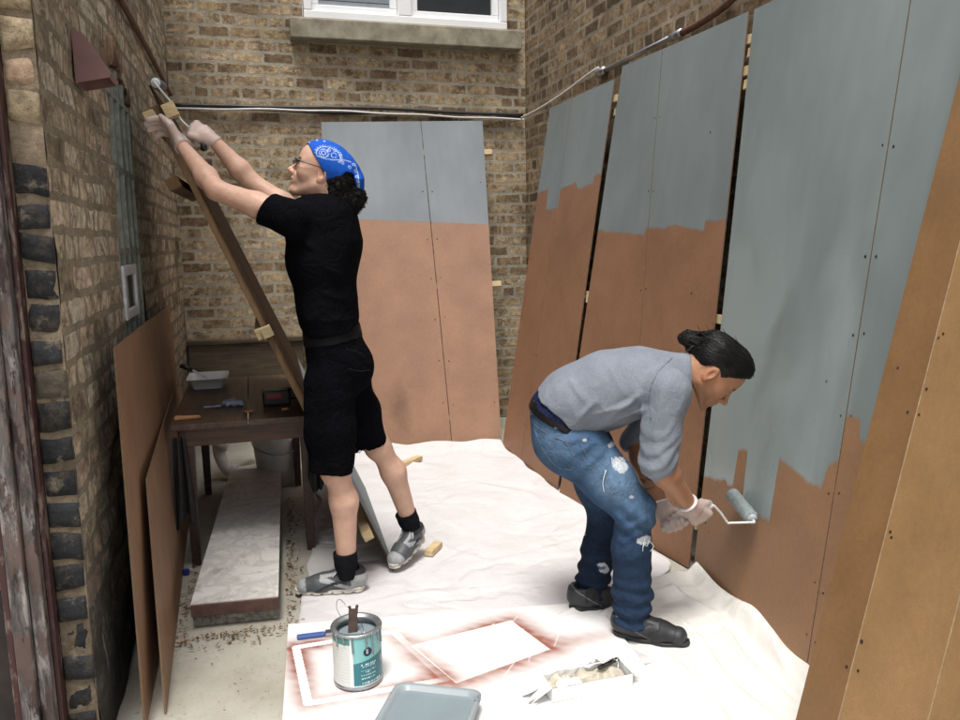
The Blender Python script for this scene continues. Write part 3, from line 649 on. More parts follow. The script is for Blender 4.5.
# panel edge-on between the brick wall and the man in black
a0 = np.array((.53, 3.24, 0)); top = hit(150, 85, (0, 3.47, 0), (0, 1, 0))
pL = Panel([a0, a0+np.array((.045, 1.20, 0)), top+np.array((.005, 1.15, .02)), top])
if pL.n[0] < 0: pL.n = -pL.n
mL = board_mat('grey_foot_brown_top', (.235, .27, .285), (.035, .019, .010), [(0, .36), (1, .38)], seed=7, rough=.85)
t = thing('painted_panel', a0, 'board seen edge-on, propped steeply to the left wall in front of the man in black', 'panel')
EDGE_D = simple('dark_board_edge', (.055, .032, .018), .85, var=.3, spec=.1); BACKB = board_mat('bare_hardboard_back', (.26, .14, .07), seed=8)
sheet(pL, 'hardboard_sheet', t, [mL, EDGE_D, HOLE], 0, 1, 0, 1, th=.008, seed=15, bow=.006)
upright(pL, t, .030, .30, .965, w=.05, d=.030, off=-.010, mat=PINE_Z)
upright(pL, t, .97, .03, .965, w=.05, d=.05, off=-.010, mat=PINE_Z)
for v, a, b in ((.945, -.075, .98), (.525, .0, .98), (.10, -.05, .98)):
    batten(pL, t, v, a, b, w=.045, d=.042, off=-.010 if v < .2 else -.03)
batten(pL, t, .525, -.045, -.003, w=.045, d=.042, off=-.004)
batten(pL, t, .945, -.05, -.003, w=.055, d=.05, off=.052)
batten(pL, t, .83, -.03, .98, w=.045, d=.05, off=-.065, mat=PINE_Z)

# two bare sheets along the left wall
def loose_sheet(label, rows, mat, loc):
    """rows: list of (bottom point, top point) from the near end to the far end"""
    n = len(rows); nv = 14; G = np.zeros((n*6-5, nv, 3)); b = smoothpath([r[0] for r in rows], 6); tp = smoothpath([r[1] for r in rows], 6)
    for i in range(len(b)):
        for j in range(nv): s_ = j/(nv-1); G[i, j] = b[i]*(1-s_)+tp[i]*s_
    m = MB(); m.grid(G, 0); G2 = G+np.array((-.006, 0, 0)); m.grid(G2, 0)
    nu = G.shape[0]; rim = [(i, 0) for i in range(nu)]+[(nu-1, j) for j in range(1, nv)]+[(i, nv-1) for i in range(nu-2, -1, -1)]+[(0, j) for j in range(nv-2, 0, -1)]
    o = len(m.V); k = len(rim); m.V += [tuple(G[i, j]) for i, j in rim]+[tuple(G2[i, j]) for i, j in rim]
    for i in range(k): m.F.append([o+i, o+(i+1) % k, o+k+(i+1) % k, o+k+i]); m.M.append(1)
    o = m.obj('hardboard_sheet', [mat, EDGE], None, loc=loc, fixn=True); return props(o, label, 'board')
mS = board_mat('bare_hardboard_left', (.27, .15, .085), seed=9)
def A_(*p): return np.array(p, float)
loose_sheet('taller bare brown sheet standing against the left brick wall', [(A_(-.375, 2.35, 0), A_(-.40, 2.54, 1.12)), (A_(-.385, 3.2, 0), A_(-.42, 3.3, 1.11)), (A_(-.40, 4.0, 0), A_(-.435, 4.0, 1.10)), (A_(-.42, 4.7, 0), A_(-.45, 4.75, 1.09))], mS, (-.38, 3.5, 0))
loose_sheet('shorter warped brown sheet curving between the taller sheet and the workbench', [(A_(-.325, 2.42, 0), A_(-.37, 2.76, .65)), (A_(-.345, 3.1, 0), A_(-.385, 3.2, .655)), (A_(-.37, 3.9, 0), A_(-.41, 3.9, .655)), (A_(-.39, 4.7, 0), A_(-.435, 4.6, .64)), (A_(-.41, 5.2, 0), A_(-.45, 5.1, .56))], mS, (-.35, 3.8, 0))

# ------------------------------------------------------------------ drop cloths and spray sheet
def crease(m, scale, st, dist):
    n = m.noise(scale, 2, .5, dist=1.3); m.bump(m.ramp(n, [(.40, 1), (.495, 0), (.505, 0), (.60, 1)]), st, dist)
def cloth_mat(name, c):
    m = Mat(name, rough=.95, spec=.15); n = m.noise(4, 6, .65); k = m.noise(26, 6, .7); wv = m.noise(500, 2)
    col = m.ramp(n, [(.3, tuple(x*.88 for x in c)), (.65, c)]); col = m.mix(m.ramp(k, [(.62, 0), (.76, .28)]), col, tuple(x*.62 for x in c)); col = m.mix(m.ramp(m.noise(70, 5, .7), [(.70, 0), (.74, .55)]), col, (.30, .25, .21)); crease(m, 1.7, .5, .016); crease(m, 6.5, .10, .006)
    m.base(col); m.bump(wv, .2, .001); m.bump(k, .22, .004); m.bump(m.noise(11, 4, .6), .5, .012); return m.m
CANVAS = cloth_mat('white_canvas', (.585, .565, .565)); CANVAS2 = cloth_mat('cream_canvas', (.68, .66, .62))
def cloth(name, left, right, mat, loc, label, seed, z0, folds, n=(130, 190), amp=.004, edge=.02, climb=None):
    """left/right: border polylines from near to far."""
    L = np.array(smoothpath(left, 12)); Rr = np.array(smoothpath(right, 12)); nv = n[1]
    def res(P): 
        s_ = np.concatenate([[0], np.cumsum(np.linalg.norm(np.diff(P, axis=0), axis=1))]); s_ /= s_[-1]; t_ = np.linspace(0, 1, nv)
        return np.stack([np.interp(t_, s_, P[:, i]) for i in range(2)], -1)
    L = res(L); Rr = res(Rr); a = np.linspace(0, 1, n[0])[:, None, None]
    XY = L[None]*(1-a)+Rr[None]*a; r1 = Wob(9, seed, dim=2); r2 = Wob(26, seed+1, dim=2); r3 = Wob(3.4, seed+2, dim=2)
    ed = np.zeros(XY.shape[:2]); ww = np.abs(np.linspace(-1, 1, n[0]))[:, None]**6
    XY = XY + (r1(XY)[..., None]*np.array((1, .3))*edge)*ww[..., None]
    wv = np.abs(np.linspace(-1, 1, nv))[None]**8; XY = XY + (r1(XY+5)[..., None]*np.array((.3, 1))*edge)*wv[..., None]
    z = z0 + amp*(.5*np.clip(r3(XY), -1, 1.5) + .22*r1(XY)+.08*r2(XY)) + amp*.4
    for (x0, y0), (x1, y1), wd, h in folds:
        p0 = np.array((x0, y0)); d = np.array((x1-x0, y1-y0)); ln = np.linalg.norm(d); d = d/ln; nn = np.array((-d[1], d[0]))
        rel = XY-p0; s_ = rel@d; q = rel@nn + .02*np.sin(s_*9+x0*7)+.01*r1(XY)
        fal = sst(-.06, .10, s_)*sst(ln+.06, ln-.10, s_); z = z + h*fal*np.exp(-(np.abs(q)/wd)**1.4)*(1+.25*r1(XY*1.5)) - h*.25*fal*np.exp(-((q-wd*1.7)/wd)**2)
    if climb is not None: z = z + climb(XY)
    z = np.maximum(z, .003)
    m = MB(); m.grid(np.concatenate([XY, z[..., None]], -1))
    o = m.obj(name, mat, None, loc=loc, smooth=True, fixn=False)
    sm = o.modifiers.new('solid', 'SOLIDIFY'); sm.thickness = .0015; sm.offset = -1
    return props(o, label, 'drop cloth')
def climb1(XY):   # ruffled up against the foot of the far boards
    return .035*sst(5.0, 5.25, XY[..., 1])*(1+.4*Wob(14, 77, dim=2)(XY))
cloth('drop_cloth', [(.08, 2.2), (.10, 2.86), (.20, 3.6), (.30, 4.4), (.36, 5.36)], [(1.32, 2.2), (1.45, 2.75), (1.70, 2.98), (1.63, 4.0), (1.60, 5.14)], CANVAS, (.9, 3.8, 0), 'large white canvas drop cloth on the floor reaching back to the far boards', 51, .006,
      [((.7, 5.05), (1.05, 4.75), .05, .022), ((.8, 5.2), (1.5, 5.1), .04, .03), ((1.15, 4.35), (1.45, 3.95), .05, .018), ((.5, 4.6), (1.2, 4.4), .02, .009), ((.9, 3.2), (1.5, 3.3), .02, .008), ((.35, 4.4), (.5, 4.95), .06, .03), ((.7, 3.7), (.95, 3.15), .015, .007), ((.2, 2.95), (.9, 2.95), .018, .008), ((1.2, 3.6), (1.6, 3.7), .02, .008), ((.45, 5.2), (.75, 5.1), .05, .04)], climb=climb1, amp=.006)
FOLDS2 = [(p, q, w_*.9, h_*.7) for p, q, w_, h_ in [((1.02, 2.62), (1.70, 2.80), .035, .050), ((1.15, 2.58), (1.66, 2.66), .028, .030), ((1.45, 2.80), (1.72, 2.84), .03, .035), ((1.45, 2.5), (1.40, 1.85), .016, .016), ((1.60, 2.45), (1.50, 1.9), .02, .022), ((1.28, 2.25), (1.27, 1.75), .014, .012), ((1.66, 2.2), (1.56, 1.8), .018, .02), ((1.5, 2.7), (1.62, 2.45), .018, .02)]]
def climb2(XY):
    dx = (1.75-(2.84-XY[..., 1])*.131)-XY[..., 0]; return .045*sst(.07, .0, dx)*(1+.3*Wob(15, 78, dim=2)(XY))-.010*sst(1.32, 1.16, XY[..., 0])*sst(2.72, 2.62, XY[..., 1])
cloth('drop_cloth', [(.96, 1.30), (1.0, 2.0), (1.02, 2.62)], [(1.42, 1.30), (1.60, 1.75), (1.655, 2.1), (1.725, 2.65), (1.74, 2.80)], CANVAS2, (1.35, 2.1, 0), 'cream drop cloth with a bunched tan fold, at the foot of the wet board', 61, .014, FOLDS2, n=(110, 170), amp=.005, edge=.015, climb=climb2)

# sheet of white card with sprayed outlines (pigment)
c0, c1, c2, c3 = A_(.06, 2.86), A_(1.22, 2.68), A_(1.12, 1.45), A_(-.03, 1.62)
nu, nv = 430, 450; a, b = np.meshgrid(np.linspace(0, 1, nu), np.linspace(0, 1, nv), indexing='ij')
XY = (1-a)[..., None]*(1-b)[..., None]*c0 + a[..., None]*(1-b)[..., None]*c1 + a[..., None]*b[..., None]*c2 + (1-a)[..., None]*b[..., None]*c3
def poly_sd(XY, poly):
    p = np.array(poly, float); d = np.full(XY.shape[:2], 9.); ins = np.zeros(XY.shape[:2], bool)
    for i in range(len(p)):
        q, r = p[i], p[(i+1) % len(p)]; e = r-q; w_ = XY-q; t_ = np.clip((w_@e)/(e@e), 0, 1); d = np.minimum(d, np.linalg.norm(w_-t_[..., None]*e, axis=-1))
        cnd = ((q[1] > XY[..., 1]) != (r[1] > XY[..., 1])) & (XY[..., 0] < (r[0]-q[0])*(XY[..., 1]-q[1])/(r[1]-q[1]+1e-9)+q[0]); ins ^= cnd
    return np.where(ins, -d, d)
def fl(x, y): return hit(x, y, (0, 0, .016), (0, 0, 1))[:2]
qA = [fl(411, 646), fl(511, 621), fl(550, 650), fl(456, 684)]
qB = [fl(296, 648), fl(393, 632), fl(446, 680), fl(308, 704)]
nz = Wob(7, 70, dim=2)(XY); nz2 = Wob(30, 71, dim=2)(XY); nz3 = Wob(120, 72, dim=2)(XY)
dA, dB = poly_sd(XY, qA), poly_sd(XY, qB)
redA = np.where(dA > 0, np.exp(-(dA/.062)**1.5), .0)*np.clip(.85+.42*nz+.12*nz2, 0, 1.1)
redA = np.maximum(redA, np.where(dA < 0, .12*np.exp(-((nz-.2)/.3)**2), 0))
ab = np.abs(dB); redB = np.where(ab > .014, np.exp(-((ab-.014)/.040)**1.4), .04)*np.clip(.80+.42*nz+.12*nz2, 0, 1)
edge_ = sst(.012, .016, ab)
red = 1-(1-redA)*(1-redB); red *= np.where((dA > 0) | (dA < -.004), 1, .5)
tail = np.exp(-((XY[..., 0]-1.02)/.22)**2-((XY[..., 1]-2.42)/.05)**2)*.5*np.clip(.5+nz, 0, 1); red = 1-(1-red)*(1-tail*(dA > 0))
for k in range(14):        # glints off clear plastic, painted as pale streaks in the overspray
    p = A_(RNG.uniform(.62, 1.15), RNG.uniform(2.2, 2.6)); dd = nrm(A_(.62+RNG.normal(0, .1), .75)); ln = RNG.uniform(.03, .14); rel = XY-p; s_ = rel@dd; q_ = rel@np.array((-dd[1], dd[0]))
    red *= 1-.55*((np.abs(q_) < .002) & (s_ > 0) & (s_ < ln))
red = np.clip(red*(1+.1*nz3), 0, 1)
white = np.array((.78, .775, .765)); rc = np.array((.25, .075, .042)); C = white*(1-red[..., None]*.96)+rc*red[..., None]*.96
z = .0165+.003*np.clip(nz, -1, 1)*b + .012*sst(.25, 0, 1-a)*sst(.0, .3, b)*.3
m = MB(); m.grid(np.concatenate([XY, z[..., None]], -1))
cm = Mat('sprayed_card', rough=.42); cm.base(cm.mix(cm.ramp(cm.noise(55, 5, .7), [(.6, 0), (.75, .12)]), cm.attr('col'), (.4, .36, .33))); cm.rough(cm.ramp(cm.noise(5, 3), [(.35, .3), (.65, .5)]))
o = m.obj('masking_sheet', cm.m, None, loc=(.6, 2.2, 0), smooth=True, fixn=False, col=C.reshape(-1, 3)); sm = o.modifiers.new('solid', 'SOLIDIFY'); sm.thickness = .002; sm.offset = -1
props(o, 'white card sheet on the floor with rust-red sprayed rectangle outlines', 'sheet')
# ------------------------------------------------------------------ paint can
can_c = A_(.262, 2.405, .021)
t = thing('paint_can', can_c, 'open gallon paint can with a teal and white label on the sprayed card', 'paint can')
RC, HC = .0795, .187
GREYPAINT = simple('wet_grey_paint', (.20, .245, .265), .16, var=.06, scale=6)
TIN = simple('tin_rim', (.40, .42, .43), .38, .85, .25, 30)
m = MB(); m.lathe(can_c, [(.001, .006), (RC-.004, .006), (RC, .002), (RC, .010), (RC-.003, .012), (RC-.003, HC-.012), (RC+.001, HC-.010), (RC+.003, HC-.004), (RC+.001, HC), (RC-.010, HC), (RC-.012, HC-.006), (RC-.016, HC-.006), (RC-.017, HC-.012), (RC-.006, HC-.02), (RC-.006, .02), (.001, .02)], 64); m.obj('can_body', TIN, t, smooth=True)
m = MB(); rr = np.linspace(.001, RC-.0065, 5); m.lathe(can_c, [(r, HC-.034+.001*(r > .06)) for r in rr], 48); m.obj('paint', GREYPAINT, t, smooth=True)
# label: a sleeve whose colour areas follow the angle round the can
view = math.atan2(-can_c[1], -can_c[0])
na, nz_ = 220, 90; ang = np.linspace(0, 2*pi, na); zz = np.linspace(.013, HC-.0125, nz_); AG, ZZ = np.meshgrid(ang, zz, indexing='ij')
s_ = ((AG+pi) % (2*pi)-pi)/(pi/2)           # -1..1 across the half facing the camera; + is to the right from the camera
h = (ZZ-zz[0])/(zz[-1]-zz[0])
Cl = np.zeros(AG.shape+(3,)); Cl[:] = (.62, .63, .60)
front = (s_ > -.12) & (s_ < .86)
teal = np.array((.025, .17, .20)); aqua = np.array((.22, .50, .49)); green = np.array((.075, .22, .19))
Cl[front & (h > .54+.13*(s_-.3))] = aqua; Cl[front & (h <= .54+.13*(s_-.3))] = teal; Cl[front & (h < .03)] = (.6, .62, .6)
Cl[(~front) & (h > .87)] = green; Cl[(s_ <= -.12) & (s_ > -.20)] = (.78, .79, .78); Cl[(s_ >= .86)] = (.12, .3, .33)
disc = ((s_-.27)*RC*pi/2)**2+((h-.70)*(HC-.03))**2 < .0145**2; Cl[disc & front] = (.012, .02, .045)
dsc2 = (np.abs((s_-.27)*RC*pi/2+.0) < .0022) & (np.abs(h-.71) < .05); Cl[dsc2] = (.6, .6, .62)
txt = Wob(900, 5, dim=2); wn = np.random.default_rng(4)
def line(s0, s1, h0, hh):
    x = s0
    while x < s1:
        w_ = wn.uniform(.014, .034)
        Cl[(s_ > x) & (s_ < min(x+w_, s1)) & (np.abs(h-h0) < hh*wn.uniform(.7, 1))] = (.66, .74, .74); x += w_+wn.choice([.014, .012, .035])
for s0, s1, h0, hh in ((.08, .52, .45, .017), (.12, .46, .405, .015), (.08, .50, .325, .012), (.2, .36, .29, .010), (.08, .48, .23, .012), (.08, .50, .165, .011), (.10, .66, .065, .02)): line(s0, s1, h0, hh)
for hh in np.linspace(.1, .8, 12): Cl[(s_ < -.25) & (s_ > -.9) & (np.abs(h-hh) < .006) & (txt(np.stack([s_, h*3], -1)) > -.5)] = (.5, .5, .48)
Cl[(s_ > .74) & (s_ < .80) & (np.abs(h-.42) < .07)] = (.6, .68, .68)
ra = AG+view; G = np.stack([can_c[0]+(RC-.0015)*np.cos(ra), can_c[1]+(RC-.0015)*np.sin(ra), can_c[2]+ZZ], -1)
m = MB(); m.grid(G); lm = Mat('can_label_paper', rough=.4); lm.base(lm.mix(lm.ramp(lm.noise(70, 5, .7), [(.62, 0), (.75, .25)]), lm.attr('col'), (.3, .32, .32)))
m.obj('can_label', lm.m, t, smooth=True, fixn=False, col=Cl.reshape(-1, 3))
dr_ = np.random.default_rng(2)
for a_, ln in ((view-.9, .030), (view-.55, .014), (view-.2, .045), (view+.35, .02), (view+.62, .06), (view+.95, .024), (view+1.2, .04)):
    m = MB(); q = [can_c+A_((RC+.0028)*cos(a_), (RC+.0028)*sin(a_), HC-.002)]+[can_c+A_((RC+.0005)*cos(a_+.01*k), (RC+.0005)*sin(a_+.01*k), HC-.012-ln*k/3) for k in range(4)]; m.tube(smoothpath(q, 4), [.0045]*4+[.0035]*12+[.0042] if len(smoothpath(q, 4)) == 17 else .0035, 6)
    m.obj('paint_run', GREYPAINT, t, smooth=True)
m = MB(); m.bar(can_c+A_(-.012, .012, HC-.05), can_c+A_(-.004, .028, HC+.040), .030, .005, (0, -1, .2)); tip = can_c+A_(-.004, .028, HC+.042)
m.bar(tip+A_(-.010, 0, -.004), tip+A_(-.013, .001, .008), .009, .005, (0, -1, 0)); m.bar(tip+A_(.010, 0, -.004), tip+A_(.013, .001, .008), .009, .005, (0, -1, 0))
o = m.obj('stir_stick', simple('paint_stained_wood', (.07, .045, .035), .6, var=.4), None, loc=can_c+A_(0, .02, HC), bevel=.001); props(o, 'brown notched stirring stick standing in the open paint can', 'stirring stick')
m = MB(); m.tube(smoothpath([can_c+A_(-.03, .09, HC-.03), can_c+A_(-.052, .085, HC+.02), can_c+A_(-.045, .08, HC+.055), can_c+A_(-.02, .075, HC+.03), can_c+A_(0.01, .0, HC+.012), can_c+A_(.017, -.060, HC+.0), can_c+A_(.018, -.082, HC-.04), can_c+A_(.018, -.083, HC-.062)], 8), .0012, 6); m.obj('handle', STEEL, t, smooth=True)

# ------------------------------------------------------------------ paint tray
f0, f1 = hit(398, 682, (0, 0, .072), (0, 0, 1)), hit(482, 691, (0, 0, .072), (0, 0, 1)); f0[2] = f1[2] = .0185; ux = nrm(f1-f0); ux[2] = 0; uy = A_(ux[1], -ux[0], 0); uy = uy if uy[1] < 0 else -uy; LT, WT = .40, np.linalg.norm(f1-f0)
tc = f0+ux*WT/2+uy*LT/2
t = thing('paint_tray', tc, 'grey paint tray full of grey paint in the front of the picture', 'paint tray')
def rrect(w, l, r, n=6):
    o = []
    for cx, cy, a0_ in ((w-r, l-r, 0), (-w+r, l-r, pi/2), (-w+r, -l+r, pi), (w-r, -l+r, 1.5*pi)):
        for k in range(n+1): a_ = a0_+pi/2*k/n; o.append((cx+r*cos(a_), cy+r*sin(a_)))
    return o
def ring(w, l, r, z): return [tc+ux*x+uy*y+A_(0, 0, z) for x, y in rrect(w, l, r)]
def rings(m, R_, mi=0):
    o = len(m.V); n = len(R_[0])
    for r in R_: m.V += [tuple(p) for p in r]
    for i in range(len(R_)-1):
        for k in range(n): m.F.append([o+i*n+k, o+i*n+(k+1) % n, o+(i+1)*n+(k+1) % n, o+(i+1)*n+k]); m.M.append(mi)
W2, L2 = WT/2, LT/2
m = MB(); R_ = [ring(W2-.03, L2-.03, .02, .001), ring(W2-.012, L2-.012, .03, .045), ring(W2+.0, L2+.0, .035, .05), ring(W2+.004, L2+.004, .036, .046), ring(W2+.004, L2+.004, .036, .054), ring(W2-.002, L2-.002, .034, .057), ring(W2-.014, L2-.014, .03, .053), ring(W2-.032, L2-.032, .02, .006), ring(.0005, .0005, .0002, .005)]
rings(m, R_)
tm = Mat('tray_plastic_smeared', rough=.4); tm.base(tm.mix(tm.ramp(tm.noise(22, 5, .6), [(.36, 0), (.42, 1)]), (.10, .11, .115), (.25, .285, .30))); m.obj('tray_body', tm.m, t, smooth=True)
m = MB(); rings(m, [ring(W2-.017, L2-.017, .028, .0415), ring(W2-.05, L2-.05, .02, .0405), ring(.0005, .0005, .0002, .0405)]); m.obj('paint', GREYPAINT, t, smooth=True)

# ------------------------------------------------------------------ torn carton
p0 = fl(552, 704); p1 = fl(632, 688); dx = nrm(A_(*(p1-p0), 0)); dy = A_(-dx[1], dx[0], 0); BL = np.linalg.norm(p1-p0)
cb = A_(*p0, .021)
t = thing('carton', cb+dx*BL/2+dy*.05, 'long torn white carton lying open near the black shoe', 'box')
CARD = Mat('white_carton_board', rough=.6); CARD.base(CARD.mix(CARD.ramp(CARD.noise(20, 5, .7), [(.5, 0), (.7, .5)]), (.74, .74, .72), (.58, .57, .55))); CARD.bump(CARD.noise(9, 4), .5, .01); CARD = CARD.m
Wd, Ht = .095, .046; m = MB()
def wallstrip(a, b, h, thick=.002, jag=.0, seed=1, lean=A_(0, 0, 0)):
    r = np.random.default_rng(seed); n = 14; a = np.array(a); b = np.array(b); nn = nrm(np.cross(b-a, (0, 0, 1)))*thick; lo = []; hi = []
    for k in range(n): p = a+(b-a)*k/(n-1); q = p+A_(0, 0, h*(1-jag*r.random()))+lean*(1+.4*r.normal()); lo.append(p); hi.append(q)
    G = np.array([[l, (l+u)/2+r.normal(0, .001, 3), u] for l, u in zip(lo, hi)]); m.grid(G); m.grid(G+nn)
wallstrip(cb, cb+dx*BL, Ht, seed=1, jag=.06); wallstrip(cb+dy*Wd, cb+dx*BL+dy*Wd, Ht, seed=2, jag=.35)
wallstrip(cb, cb+dy*Wd, Ht, seed=3, jag=.1); wallstrip(cb+dx*BL, cb+dx*BL+dy*Wd, Ht, seed=4, jag=.1)
m.box(cb+dx*BL/2+dy*Wd/2+A_(0, 0, .002), (BL, Wd, .003), [dx, dy, (0, 0, 1)])
m.obj('carton_body', CARD, t, smooth=False)
m = MB()
wallstrip(cb+A_(0, 0, Ht), cb+dy*Wd+A_(0, 0, Ht), .0, seed=6, lean=-dx*.045-A_(0, 0, .025)); wallstrip(cb+dx*BL+A_(0, 0, Ht), cb+dx*BL+dy*Wd+A_(0, 0, Ht), .012, seed=7, lean=dx*.03)
wallstrip(cb+dx*.02+A_(0, 0, Ht), cb+dx*.10+A_(0, 0, Ht), .004, seed=8, jag=.5, lean=dy*.03); wallstrip(cb+dx*.15+dy*Wd+A_(0, 0, Ht), cb+dx*BL+dy*Wd+A_(0, 0, Ht), .02, seed=9, jag=.6, lean=-dy*.015)
m.obj('torn_flap', CARD, t)
a, b = np.meshgrid(np.linspace(.03, .97, 50), np.linspace(.06, .94, 20), indexing='ij'); wz = Wob(5, 8, dim=2)(np.stack([a*6, b*2], -1))
m = MB(); m.grid(cb+dx*(a*BL)[..., None]+dy*(b*Wd)[..., None]+A_(0, 0, 1)*(.026+.011*wz)[..., None]); o = m.obj('crumpled_paper', simple('beige_packing_paper', (.46, .42, .34), .8, var=.25, scale=25), None, loc=cb+dx*BL/2+A_(0, 0, .03), smooth=False, fixn=False)
sm = o.modifiers.new('solid', 'SOLIDIFY'); sm.thickness = .001
props(o, 'crumpled beige paper inside the torn white carton', 'paper')
m = MB(); q0 = cb+dx*.19+dy*.075+A_(0, 0, .036); m.bar(q0, q0+dx*.075+dy*.008+A_(0, 0, .016), .014, .009); o = m.obj('scraper', BLACKP, None, loc=q0, bevel=.003); props(o, 'short dark tool handle sticking out of the torn carton', 'tool')

# brush lying at the card's corner
a_, b_ = A_(*fl(297, 640), .026), A_(*fl(336, 635), .026); d_ = nrm(b_-a_)
t = thing('paint_brush', a_, 'blue-stained paint brush lying behind the paint can', 'brush')
m = MB(); m.bar(a_, a_+d_*.10, .024, .014); m.obj('handle', Mat('blue_smeared_wood', (.05, .10, .30), .45).m, t, bevel=.005)
m = MB(); m.bar(a_+d_*.10, a_+d_*.135, .034, .016); m.obj('ferrule', STEEL, t, bevel=.002)
m = MB(); m.bar(a_+d_*.135, a_+d_*.20, .036, .014, jit=.002); m.obj('bristles', simple('pale_bristles', (.45, .43, .38), .8, stretch=(1, 8, 8)), t, bevel=.003)

# ------------------------------------------------------------------ workbench and what is on and under it
TZ = .655; tx0, tx1, ty0, ty1 = -.37, .27, 3.55, 4.75
t = thing('workbench', (-.05, 4.1, 0), 'old dark wooden workbench against the left wall', 'table')
m = MB(); 
for i, (xa, xb) in enumerate(((tx0, -.05), (-.047, tx1))): m.box(((xa+xb)/2, (ty0+ty1)/2, TZ-.014), (xb-xa, ty1-ty0, .028))
m.obj('tabletop', TOPWOOD, t, bevel=.004)
m = MB(); m.box(((tx0+tx1)/2, ty0+.035, TZ-.067), (tx1-tx0-.06, .022, .076)); m.box(((tx0+tx1)/2, ty1-.035, TZ-.067), (tx1-tx0-.06, .022, .076))
for x in (tx0+.035, tx1-.035): m.box((x, (ty0+ty1)/2, TZ-.067), (.02, ty1-ty0-.10, .076))
m.obj('apron', grain('reddish_dark_wood', (.045, .02, .013), (.10, .05, .03), .5, 'x'), t, bevel=.003)
for x, y, dx_ in ((-.305, 3.60, .0), (.20, 3.63, 0), (-.305, 4.66, 0), (.20, 4.66, 0)):
    m = MB(); m.hexa([(x-.018, y-.018, 0), (x+.018, y-.018, 0), (x+.018, y+.018, 0), (x-.018, y+.018, 0)], [(x-.026, y-.026, TZ-.03), (x+.026, y-.026, TZ-.03), (x+.026, y+.026, TZ-.03), (x-.026, y+.026, TZ-.03)]); m.obj('leg', DARKWOOD, t, bevel=.003)
# white tray with a black-handled brush
c = A_(-.255, 4.50, TZ); t = thing('paint_tray', c, 'small white plastic paint tray on the far end of the workbench', 'paint tray')
def ringxy(c, w, l, r, z): return [c+A_(x, y, z) for x, y in rrect(w, l, r)]
m = MB(); rings(m, [ringxy(c, .075, .10, .02, .002), ringxy(c, .098, .125, .025, .06), ringxy(c, .106, .133, .028, .061), ringxy(c, .106, .133, .028, .056), ringxy(c, .10, .127, .026, .055), ringxy(c, .094, .12, .024, .056), ringxy(c, .072, .097, .018, .006), ringxy(c, .0005, .0005, .0002, .006)]); m.obj('tray_body', WHITEP, t, smooth=True)
t = thing('paint_brush', c+A_(-.06, .0, .06), 'black-handled brush resting in the small white tray on the workbench', 'brush')
m = MB(); m.tube([c+A_(-.14, .05, .115), c+A_(-.08, .03, .088)], [.014, .011], 10); m.obj('handle', BLACKP, t, smooth=True)
m = MB(); m.tube([c+A_(-.08, .03, .088), c+A_(-.01, .01, .045)], [.007, .006], 8); m.obj('ferrule', WHITEP, t, smooth=True)
# blue-white crumpled glove
gv = np.random.default_rng(3); m = MB(); c = A_(-.15, 3.90, TZ)
for k in range(6):
    an = gv.uniform(-.5, .5)+(k % 2)*.25; st_ = c+A_(gv.uniform(-.03, .03), gv.uniform(-.025, .03), .010); L_ = gv.uniform(.05, .09)
    m.tube(smoothpath([st_, st_+A_(L_*.5*cos(an), L_*.5*sin(an), .008), st_+A_(L_*cos(an), L_*sin(an)+gv.uniform(-.02, .02), 0)], 5), [.012+.003*sin(i) for i in range(11)], 8)
m.tube(smoothpath([c+A_(-.02, -.02, .008), c+A_(-.06, -.03, .008), c+A_(-.10, -.02, .005)], 5), .006, 6)
o = m.obj('glove', simple('pale_blue_glove_rubber', (.30, .36, .48), .4, var=.35, scale=50), None, loc=c, smooth=True); props(o, 'crumpled pale blue rubber glove on the middle of the workbench', 'glove')
c = A_(.085, 3.87, TZ); t = thing('tool_case', c, 'black battery case with a red label at the near right of the workbench', 'tool')
m = MB(); m.box(c+A_(0, 0, .036), (.13, .10, .072)); m.box(c+A_(.075, .02, .045), (.09, .07, .05)); m.obj('case_body', BLACKP, t, bevel=.010)
m = MB(); m.box(c+A_(-.01, -.0505, .048), (.07, .003, .022)); m.obj('red_label', Mat('red_label', (.30, .015, .03), .4).m, t, bevel=.001)
WOODO = simple('raw_orange_wood', (.52, .27, .12), .7, var=.2, scale=40)
for (x, y, l, a_, lab) in ((-.305, 3.66, .10, .05, 'longest strip of raw orange wood on the near left edge of the workbench'), (-.045, 3.70, .045, .5, 'pointed chip of raw orange wood in the middle of the workbench front'), (.118, 3.71, .03, .2, 'tiny chip of raw wood in front of the black case')):
    m = MB(); dv = A_(cos(a_), sin(a_), 0); c = A_(x, y, TZ+.006); m.bar(c-dv*l/2, c+dv*l/2, .022, .011, jit=.0035); o = m.obj('wood_scrap', WOODO, None, loc=c); props(o, lab, 'wood scrap', 'raw wood scraps on the workbench')
# under the bench
t = thing('bucket', (.10, 4.78, 0), 'white plastic bucket behind the slab under the workbench', 'bucket')
m = MB(); m.lathe((.10, 4.78, 0), [(.001, .004), (.115, .004), (.12, .0), (.150, .27), (.158, .275), (.162, .285), (.160, .315), (.168, .32), (.168, .34), (.160, .345), (.150, .34), (.146, .28), (.118, .02), (.001, .015)], 48); m.obj('bucket_body', WHITEP, t, smooth=True)
m = MB(); m.tube(smoothpath([(-.06, 4.78, .30), (-.03, 4.67, .24), (.10, 4.62, .20), (.23, 4.67, .24), (.26, 4.78, .30)], 8), .003, 6); m.obj('handle', STEEL, t, smooth=True)
m = MB(); m.tube(smoothpath([(-.06, 5.25, .30), (-.15, 5.05, .31), (-.235, 4.97, .27), (-.245, 4.95, .16), (-.20, 4.92, .06), (-.12, 4.90, .042), (-.02, 4.94, .04)], 8), .037, 16)
